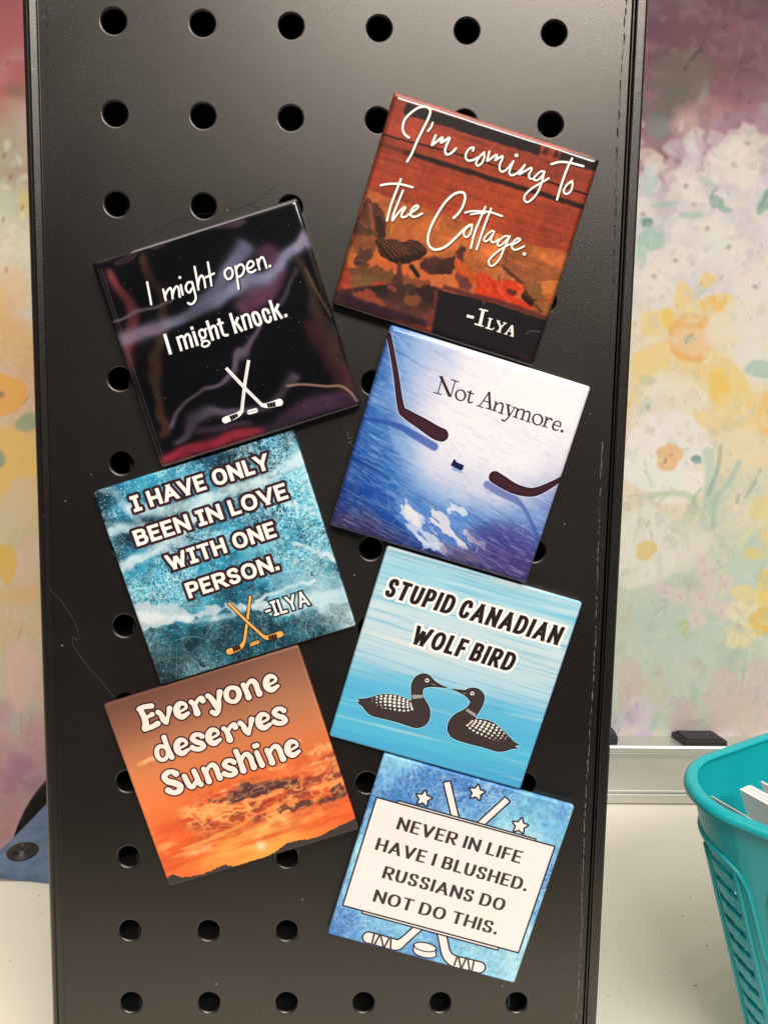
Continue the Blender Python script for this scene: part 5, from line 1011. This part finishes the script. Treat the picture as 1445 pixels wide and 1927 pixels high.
def perforated():
    bm = bmesh.new(); N = 32
    xs = [XL]+[i*25.4+12.7 for i in range(-1, 6)][1:]+[XR]; xs = [XL, 12.7, 38.1, 63.5, 88.9, 114.3, XR]
    ys = [TOP]+[-(j*25.4+12.7) for j in range(-1, 13)][1:]; ys = [12.7]+[-(j*25.4+12.7) for j in range(13)]
    cache = {}
    def V(x, y, z):
        k = (round(x, 4), round(y, 4), round(z, 4))
        if k not in cache: cache[k] = bm.verts.new((x*S, y*S, z*S))
        return cache[k]
    def F(v):
        v = [a for i, a in enumerate(v) if a is not v[i-1]]
        if len(v) > 2: bm.faces.new(v)
    for i in range(6):
        for j in range(13):
            cx, cy = i*25.4, -j*25.4; x0, x1, y0, y1 = xs[i], xs[i+1], ys[j+1], ys[j]
            ring = []; sq = []
            for k in range(N):
                a = (k+.5)*2*math.pi/N - math.pi; c, s_ = math.cos(a), math.sin(a)
                ring.append((c, s_))
                t = min(((x1-cx) if c > 0 else (cx-x0))/max(abs(c), 1e-9), ((y1-cy) if s_ > 0 else (cy-y0))/max(abs(s_), 1e-9))
                sq.append((cx+c*t, cy+s_*t))
            for k in range(N):
                k2 = (k+1) % N; a, b = sq[k], sq[k2]; out = [a]
                for q in ((x0, y0), (x1, y0), (x1, y1), (x0, y1)):
                    aq = math.atan2(q[1]-cy, q[0]-cx); a1 = (k+.5)*2*math.pi/N-math.pi; a2 = a1+2*math.pi/N
                    if a1 < aq < a2 or a1 < aq+2*math.pi < a2: out.append(q)
                out.append(b)
                P_ = [V(q[0], q[1], 0) for q in out]
                ro, ri = R0+.6, R0
                A, B = V(cx+ro*ring[k2][0], cy+ro*ring[k2][1], 0), V(cx+ro*ring[k][0], cy+ro*ring[k][1], 0)
                F(P_+[A, B])
                prev = (B, A)
                for rr, zz in ((R0+.38, -.08), (R0+.18, -.24), (R0+.04, -.46), (R0, -.8), (R0, -1.3)):
                    C, D = V(cx+rr*ring[k][0], cy+rr*ring[k][1], zz), V(cx+rr*ring[k2][0], cy+rr*ring[k2][1], zz)
                    F([prev[0], prev[1], D, C]); prev = (C, D)
    F([V(XL, 12.7, 0), V(XR, 12.7, 0), V(XR, TOP, 0), V(XL, TOP, 0)]); F([V(XL, BOT, 0), V(XR, BOT, 0), V(XR, ys[-1], 0), V(XL, ys[-1], 0)])
    return bm
me = link('perforated_panel', perforated(), PWD, board)
for p in me.data.polygons: p.use_smooth = False
def rail(name, prof, mt=PWD):
    bm = bmesh.new(); A = [bm.verts.new((p[0]*S, TOP*S, p[1]*S)) for p in prof]; B = [bm.verts.new((p[0]*S, BOT*S, p[1]*S)) for p in prof]
    n = len(prof)
    for i in range(n): bm.faces.new((A[i], B[i], B[(i+1) % n], A[(i+1) % n]))
    bm.faces.new(A); bm.faces.new(B[::-1]); return link(name, bm, mt, board, bevel=.18)
rail('side_rail', [(149.22, -.05), (149.22, -14), (150.0, -14), (150.0, -1.0), (150.5, -1.0), (150.7, .0), (151.1, .25), (153.4, .15), (154.0, -.5), (154.0, -15), (149.0, -15)][:10]+[(149.22, -15)])
rail('side_rail', [(-21.22, -.05), (-21.22, -15), (-25.9, -15), (-25.9, -.8), (-25.2, 0.0), (-24.4, .2), (-23.9, -.5), (-22.3, -1.2), (-21.9, -1.2), (-21.6, -.1)])
bm = bmesh.new(); bx(bm, -21, 149, BOT, TOP, -14.6, -13.8); link('back_panel', bm, mat('matt_black', (.004, .004, .004), .9), board)
for x in (1.2, 125.6):
    bm = bmesh.new(); bx(bm, x-.35, x+.35, BOT+2, TOP-2, -13.7, -7.5); link('inner_rib', bm, mat('dull_steel', (.10, .10, .10), .5, .4), board)
bm = bmesh.new(); bx(bm, -25.9, 154, BOT-1.5, BOT, -40, 14); link('base_foot', bm, PWD, board, bevel=.4)
bm = bmesh.new(); bx(bm, -25.9, 154, TOP, TOP+.9, -15, .2); link('top_rail', bm, PWD, board, bevel=.3)
# worn paint lines running down near the right rail
SCR = mat('bare_scuff', (.16, .15, .14), .6); SCD = mat('dark_scuff', (.004, .004, .004), .8)
rr = random.Random(8)
for base_x, (ya, yb), mtl, n_, wmax in ((147.4, (22, -150), SCD, 90, .32), (147.1, (-118, -330), SCR, 95, .16), (-19.0, (22, -60), SCD, 34, .3)):
    bm = bmesh.new(); y = ya; x = base_x
    while y > yb:
        l = rr.uniform(.6, 3.6); x = base_x+.35*math.sin(y*.06)+rr.uniform(-.18, .18); w_ = rr.uniform(.05, wmax)
        q = [bm.verts.new((a*S, b*S, .012*S)) for a, b in ((x-w_, y), (x+w_*.4, y-.1), (x+w_+rr.uniform(-.1, .1), y-l*.5), (x+w_*.3, y-l), (x-w_, y-l*.7))]
        bm.faces.new(q[::-1]); y -= l*rr.uniform(.75, 1.7)
    tag(link('scuff_line', bm, mtl, board), kind='stuff')
# one long light scratch at the top right
bm = bmesh.new(); pts = [(1133, 0), (1145, 40), (1158, 80), (1170, 120), (1174, 145)]
Hb = None
def to_board(u, v, h=0):
    d = ARM.transposed() @ Vector(ray(u, v)); c = ARM.transposed() @ (Vector(CAM_P)-Vector((0, 0, Z0))); t = (h-c[2])/d[2]; return c+t*d
for a, b in zip(pts, pts[1:]):
    A, B = to_board(*a), to_board(*b); bm.faces.new([bm.verts.new((q[0]*S, q[1]*S, .012*S)) for q in ((A[0]-.07, A[1]), (B[0]-.06, B[1]), (B[0]+.06, B[1]), (A[0]+.07, A[1]))])
link('scratch', bm, SCR, board)

# ================================================================== magnets
HM = 3.2      # magnet thickness
# centre of the magnet on the board and its turn, measured at the face plane
def magnet(idx, cv, label, rough, coat, wrinkle):
    HM = 4.4 if idx <= 3 else 2.8; bw = 1.9 if idx <= 3 else .7; bh = 1.1 if idx <= 3 else .8
    face = [to_board(u, v, HM) for u, v in CORN[idx]]
    c = sum(face, Vector((0, 0, 0)))/4; e = (face[1]-face[0])+(face[2]-face[3]); ang = math.atan2(e[1], e[0])
    side = sum((face[i]-face[(i+1) % 4]).length for i in range(4))/4
    root = empty('square_magnet'); root.matrix_world = Matrix.Translation(Vector((0, 0, Z0*S))) @ ARM.to_4x4() @ Matrix.Translation(Vector((c[0]*S, c[1]*S, 0))) @ Matrix.Rotation(ang, 4, 'Z')
    tag(root, label, 'magnet', 'square quote magnets on the black board')
    h = side/2
    def sqr(hw, rc, z, n=5):
        out = []
        for qx, qy, a0 in ((1, 1, 0), (-1, 1, 90), (-1, -1, 180), (1, -1, 270)):
            for k in range(n+1):
                a = math.radians(a0+90*k/n); out.append((qx*(hw-rc)+rc*math.cos(a), qy*(hw-rc)+rc*math.sin(a), z))
        return out
    prof = [(h-bw-.25, .3, HM), (h-bw-.1, .35, HM)]+[(h-bw*(1-math.sin(t)), .35+.45*math.sin(t), HM-bh*(1-math.cos(t))) for t in (.2, .45, .7, .95, 1.2, 1.45, 1.57)]+[(h, .8, HM-1.8), (h-.15, .75, .55)]
    bm = bmesh.new(); uvl = bm.loops.layers.uv.new('uv'); rings = []
    for hw, rc, z in prof: rings.append([bm.verts.new((p[0]*S, p[1]*S, p[2]*S)) for p in sqr(hw, rc, z)])
    fs = [bm.faces.new(rings[0])]; n = len(rings[0])
    for a, b in zip(rings, rings[1:]):
        for k in range(n): fs.append(bm.faces.new((a[k], b[k], b[(k+1) % n], a[(k+1) % n])))
    for f in fs:
        for l in f.loops: l[uvl].uv = ((l.vert.co.x/S+h)/side, (l.vert.co.y/S+h)/side)
    link('printed_face', bm, print_mat('print_%d' % idx, cv, rough, coat, wrinkle), root, smooth=True)
    bm = bmesh.new(); R = [[bm.verts.new((p[0]*S, p[1]*S, z*S)) for p in sqr(h-.5, .6, 0)] for z in (.02, .6)]
    bm.faces.new(R[0][::-1]); bm.faces.new(R[1])
    for k in range(n): bm.faces.new((R[0][k], R[0][(k+1) % n], R[1][(k+1) % n], R[1][k]))
    link('backing', bm, mat('magnet_backing', (.015, .015, .016), .6), root)
    return root
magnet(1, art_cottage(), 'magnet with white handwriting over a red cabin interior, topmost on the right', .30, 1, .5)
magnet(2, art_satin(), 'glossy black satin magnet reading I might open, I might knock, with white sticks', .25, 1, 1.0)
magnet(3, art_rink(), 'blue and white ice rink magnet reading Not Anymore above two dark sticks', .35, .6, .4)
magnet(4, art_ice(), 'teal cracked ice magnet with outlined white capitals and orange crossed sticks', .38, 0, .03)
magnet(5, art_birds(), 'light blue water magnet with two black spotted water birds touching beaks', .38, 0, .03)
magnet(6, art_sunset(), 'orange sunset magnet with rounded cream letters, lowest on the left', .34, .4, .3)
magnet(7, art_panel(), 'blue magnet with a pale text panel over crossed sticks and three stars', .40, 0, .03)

# ================================================================== loose hairs and lint on the board
HAIR = mat('hair', (.012, .008, .006), .4); LINT = mat('lint', (.13, .12, .105), .8)
def strand(name, pts, r, m, label, cat, h=.35):
    P_ = catmull([tuple(to_board(u, v, 0))[:2] for u, v in pts], n=8)
    P_ = [ARM @ Vector((p[0], p[1], h+.25*math.sin(i*.5)))+Vector((0, 0, Z0)) for i, p in enumerate(P_)]
    bm = bmesh.new(); sweep(bm, P_, circ(r, 5), up=tuple(ARM.col[2])); return tag(link(name, bm, m, smooth=True), label, cat)
strand('hair', [(262, 462), (275, 447), (300, 430), (340, 412), (372, 404), (420, 398), (470, 385), (495, 370), (515, 352), (530, 345)], .04, HAIR, 'thin dark hair curling above the black satin magnet', 'hair')
strand('hair', [(455, 378), (478, 388), (500, 392), (530, 388), (556, 376)], .035, HAIR, 'short dark hair crossing the top edge of the black satin magnet', 'hair')
strand('lint_thread', [(95, 1108), (112, 1126), (130, 1150), (145, 1178), (150, 1200), (146, 1204), (139, 1198), (140, 1215), (160, 1245), (190, 1280), (218, 1312)], .035, LINT, 'fine pale thread lying on the board above the sunset magnet', 'thread')
bm = bmesh.new()
for pts in ([(653, 812), (656, 826), (665, 824)], [(658, 830), (664, 840), (672, 846)], [(655, 835), (662, 830)]):
    A = [ARM @ Vector((*tuple(to_board(u, v, 0))[:2], .3))+Vector((0, 0, Z0)) for u, v in pts]; sweep(bm, A, circ(.09, 5), up=tuple(ARM.col[2]))
tag(link('lint', bm, LINT), 'scrap of pale lint on the board between the two columns of magnets', 'lint')

# ================================================================== teal basket
TEAL = add_noise(mat('teal_plastic', (.0, .33, .36), .34, spec=.5), 1.5, (.004, .36, .40), .06, detail=3, bump=.12, bscale=45, rough=(.26, .46))
bk = empty('basket', (262, -22, 0)); tag(bk, 'teal plastic basket with slotted sides holding white cards', 'basket')
CA, CB, CC, CD = np.array((163.8, -21.3)), np.array((294, 52.)), np.array((375, -22.)), np.array((245, -95.6))
def loop(inset, r=24., n=14):
    """rounded quadrilateral A-D-C-B; returns points in order starting on the far side"""
    Q = [CA, CD, CC, CB]; cen = sum(Q)/4; out = []
    L = []
    for i in range(4):
        p, q = Q[i], Q[(i+1) % 4]; t = (q-p)/np.linalg.norm(q-p); nn = np.array((t[1], -t[0]))
        if np.dot(cen-p, nn) < 0: nn = -nn
        L.append((p+nn*inset, t))
    def inter(a, b):
        M = np.array([a[1], -b[1]]).T; s_ = np.linalg.solve(M, b[0]-a[0]); return a[0]+a[1]*s_[0]
    V = [inter(L[i-1], L[i]) for i in range(4)]
    for i in range(4):
        p, a, b = V[i], V[i-1], V[(i+1) % 4]; ta = (a-p)/np.linalg.norm(a-p); tb = (b-p)/np.linalg.norm(b-p)
        half = math.acos(np.clip(np.dot(ta, tb), -1, 1))/2; dlen = r/math.tan(half); bis = (ta+tb)/np.linalg.norm(ta+tb); c = p+bis*(r/math.sin(half))
        s0 = p+ta*dlen-c; s1 = p+tb*dlen-c; a0 = math.atan2(s0[1], s0[0]); a1 = math.atan2(s1[1], s1[0]); da = (a1-a0+math.pi) % (2*math.pi)-math.pi
        for k in range(n+1): out.append(c+r*np.array((math.cos(a0+da*k/n), math.sin(a0+da*k/n))))
    return np.array(out)
def wall_pt(s_, z, out=0):
    """s_ in mm along the rim from the middle of the left corner, positive along the front side"""
    P_ = loop((120-z)*.18+2.2-out); Q = np.vstack([P_, P_[:1]]); d = np.r_[0, np.cumsum(np.linalg.norm(np.diff(Q, axis=0), axis=1))]; tot = d[-1]
    mid = d[7]; P0 = loop(0); Q0 = np.vstack([P0, P0[:1]]); d0 = np.r_[0, np.cumsum(np.linalg.norm(np.diff(Q0, axis=0), axis=1))]
    # proportional position by index so that heights stay in line
    x = (d0[7]+s_) % d0[-1]; f = np.interp(x, d0, np.arange(len(d0)))
    i = int(f) % len(P_); return Q[i]*(1-(f-int(f)))+Q[i+1]*(f-int(f)), d0[-1]
_, PER = wall_pt(0, 120)
# rim
bm = bmesh.new(); P_ = loop(1.9); prof = [(-3.2, -2.6), (-2.9, -.6), (-1.8, .6), (-.2, 1.0), (1.2, .6), (2.2, .9), (2.9, .5), (2.7, -.4), (1.8, -1.2), (0, -1.0), (-1.8, -1.0), (-2.4, -2.8)]
path = [Vector((p[0], p[1], 120)) for p in P_]
area2 = sum(P_[i][0]*P_[(i+1) % len(P_)][1]-P_[(i+1) % len(P_)][0]*P_[i][1] for i in range(len(P_)))
sgn = 1 if area2 < 0 else -1
sweep(bm, path, [(p[0]*sgn*.72, p[1]*.8) for p in prof], closed=True)
def rel(o):    # keep world placement under the basket empty
    o.parent = bk; o.matrix_parent_inverse = Matrix.Translation(-Vector((262, -22, 0))*S); return o
rel(link('rim', bm, TEAL, smooth=True))
# wall grid with slots
NS, NZ = int(PER/.7), 150
zs = np.linspace(2, 119, NZ); svals = np.linspace(-PER/2, PER/2, NS, endpoint=False)
cols = {}
COLS = [(-26, -14), (-9, 0.5), (4.5, 15.5)]+[(a, a+11) for a in np.arange(31, PER/2-6, 14.5)]+[(-a-11, -a) for a in np.arange(31, PER/2-6, 14.5)]
def is_hole(s_, z):
    for a, b in COLS:
        if a < s_ < b:
            if z > (99 if abs(s_) < 28 else 58) or z < 10: return False
            zz = z+.12*(s_-a)
            return (zz % 7.4) < 3.0
    return False
loops = {}
for zi, z in enumerate(zs):
    P_ = loop((120-z)*.18+2.2); P0 = loop(0); Q0 = np.vstack([P0, P0[:1]]); d0 = np.r_[0, np.cumsum(np.linalg.norm(np.diff(Q0, axis=0), axis=1))]; Q = np.vstack([P_, P_[:1]])
    x = (d0[7]+svals) % d0[-1]; f = np.interp(x, d0, np.arange(len(d0))); i = f.astype(int); fr = (f-i)[:, None]; i = np.minimum(i, len(Q)-2)
    loops[zi] = Q[i]*(1-fr)+Q[i+1]*fr
me = bpy.data.meshes.new('slotted_wall'); verts = []; faces = []
for zi, z in enumerate(zs):
    for p in loops[zi]: verts.append((p[0]*S, p[1]*S, z*S))
for zi in range(NZ-1):
    for k in range(NS):
        if is_hole(svals[k]+.5, (zs[zi]+zs[zi+1])/2): continue
        k2 = (k+1) % NS; faces.append((zi*NS+k, zi*NS+k2, (zi+1)*NS+k2, (zi+1)*NS+k))
me.from_pydata(verts, [], faces); bm = bmesh.new(); bm.from_mesh(me); bmesh.ops.recalc_face_normals(bm, faces=bm.faces)
bmesh.ops.delete(bm, geom=[v for v in bm.verts if not v.link_faces], context='VERTS'); bm.to_mesh(me); bm.free()
wobj = rel(link('slotted_wall', me, TEAL, smooth=False)); sm = wobj.modifiers.new('solid', 'SOLIDIFY'); sm.thickness = 1.6*S; sm.offset = 0
bv = wobj.modifiers.new('bevel', 'BEVEL'); bv.width = .3*S; bv.segments = 1; bv.limit_method = 'ANGLE'; bv.angle_limit = .8
bm = bmesh.new(); prism(bm, [tuple(p) for p in loop(23.6)], .3, 2.2); rel(link('floor_plate', bm, TEAL))
def rib(name, sz, r=1.0, out=.7):
    r *= .8
    pts = catmull(sz, n=6); path = []
    for s_, z in pts:
        p, _t = wall_pt(s_, z, out); path.append(Vector((p[0], p[1], z)))
    bm = bmesh.new(); sweep(bm, path, circ(r, 8)); rel(link(name, bm, TEAL, smooth=True))
rib('raised_rib', [(-30, 8), (-30, 60), (-29, 95), (-24, 102), (-10, 103), (8, 102.5), (16, 101), (20.5, 96), (21.5, 85), (22, 72), (25, 62), (33, 59), (60, 58.5), (100, 58.5)])
rib('raised_rib', [(17.6, 99), (18, 60), (18.5, 8)], .9); rib('raised_rib', [(2.2, 100), (2.2, 60), (2.2, 8)], .9); rib('raised_rib', [(-11.5, 100), (-11.5, 60), (-11.5, 8)], .9)
rib('raised_rib', [(28.5, 92), (28, 80), (29, 70), (36, 65), (60, 64), (95, 64), (98, 80), (96, 96), (80, 101), (40, 101), (31, 98), (28.5, 92)], .8)
rib('raised_rib', [(24, 52), (24, 8)], .9)

# ================================================================== cards in the basket
PAPER = [add_noise(mat('card_stock', (.8, .76, .74), .6), 3, (.80, .75, .72), .03), add_noise(mat('grey_card', (.55, .53, .51), .6), 3, (.50, .48, .46), .04)]
def card(p0, d, length, h, th, mi, label, lean=0.0):
    d = np.array(d)/np.linalg.norm(d); nrm = np.array((-d[1], d[0])); p0 = np.array(p0)
    ztop = h; z0 = 62.0; off = nrm*12+d*16
    bm = bmesh.new(); P_ = [p0, p0+d*length, p0+d*length+nrm*th, p0+nrm*th]
    lo = [bm.verts.new(((p+off)[0]*S, (p+off)[1]*S, z0*S)) for p in P_]; hi = [bm.verts.new((p[0]*S, p[1]*S, ztop*S)) for p in P_]
    bm.faces.new(lo[::-1]); bm.faces.new(hi)
    for i in range(4): bm.faces.new((lo[i], lo[(i+1) % 4], hi[(i+1) % 4], hi[i]))
    return tag(link('card', bm, PAPER[mi]), label, 'card', 'cards standing in the teal basket')
dc = at_z(1445, 1561, 117)[:2]-at_z(1336, 1498, 117)[:2]
card(at_z(1336, 1498, 117)[:2], dc, 62, 117, .5, 1, 'single grey-white card standing apart against the front wall of the basket')
a0 = at_z(1390, 1484, 115)[:2]; nrm = np.array((-dc[1], dc[0]))/np.linalg.norm(dc)
cr = random.Random(3)
names = ['front white card of the thick stack in the basket', 'second white card from the front of the basket stack', 'third white card from the front of the basket stack', 'fourth white card in the middle of the basket stack',
         'fifth white card, towards the back of the basket stack', 'hindmost white card of the tight stack in the basket']
for i, nm in enumerate(names):
    p = a0+nrm*(.0+i*.95)+np.array((dc[0], dc[1]))/np.linalg.norm(dc)*cr.uniform(0, .5); card(p, dc, 60, 115-cr.uniform(0, .25), .80, 0, nm)
card(a0+nrm*8.4+dc/np.linalg.norm(dc)*2.0, dc, 60, 116.2, .7, 0, 'white card standing slightly higher behind the stack in the basket')

# ================================================================== unseen cabinet, added overhead to shade the top of the backdrop
CAB = mat('white_shade_cabinet', (.55, .52, .48), .5)
cb = empty('shade_cabinet', (100, 170, 480)); tag(cb, 'unseen pale cupboard added above the painted backdrop to shade its top', 'cabinet')
bm = bmesh.new(); bx(bm, -700, 800, -80, 5, 10, 400); link('carcass', bm, CAB, cb, bevel=2)
bm = bmesh.new(); bx(bm, -700, 800, -98, -80.5, 5, 398); link('door', bm, CAB, cb, bevel=2)
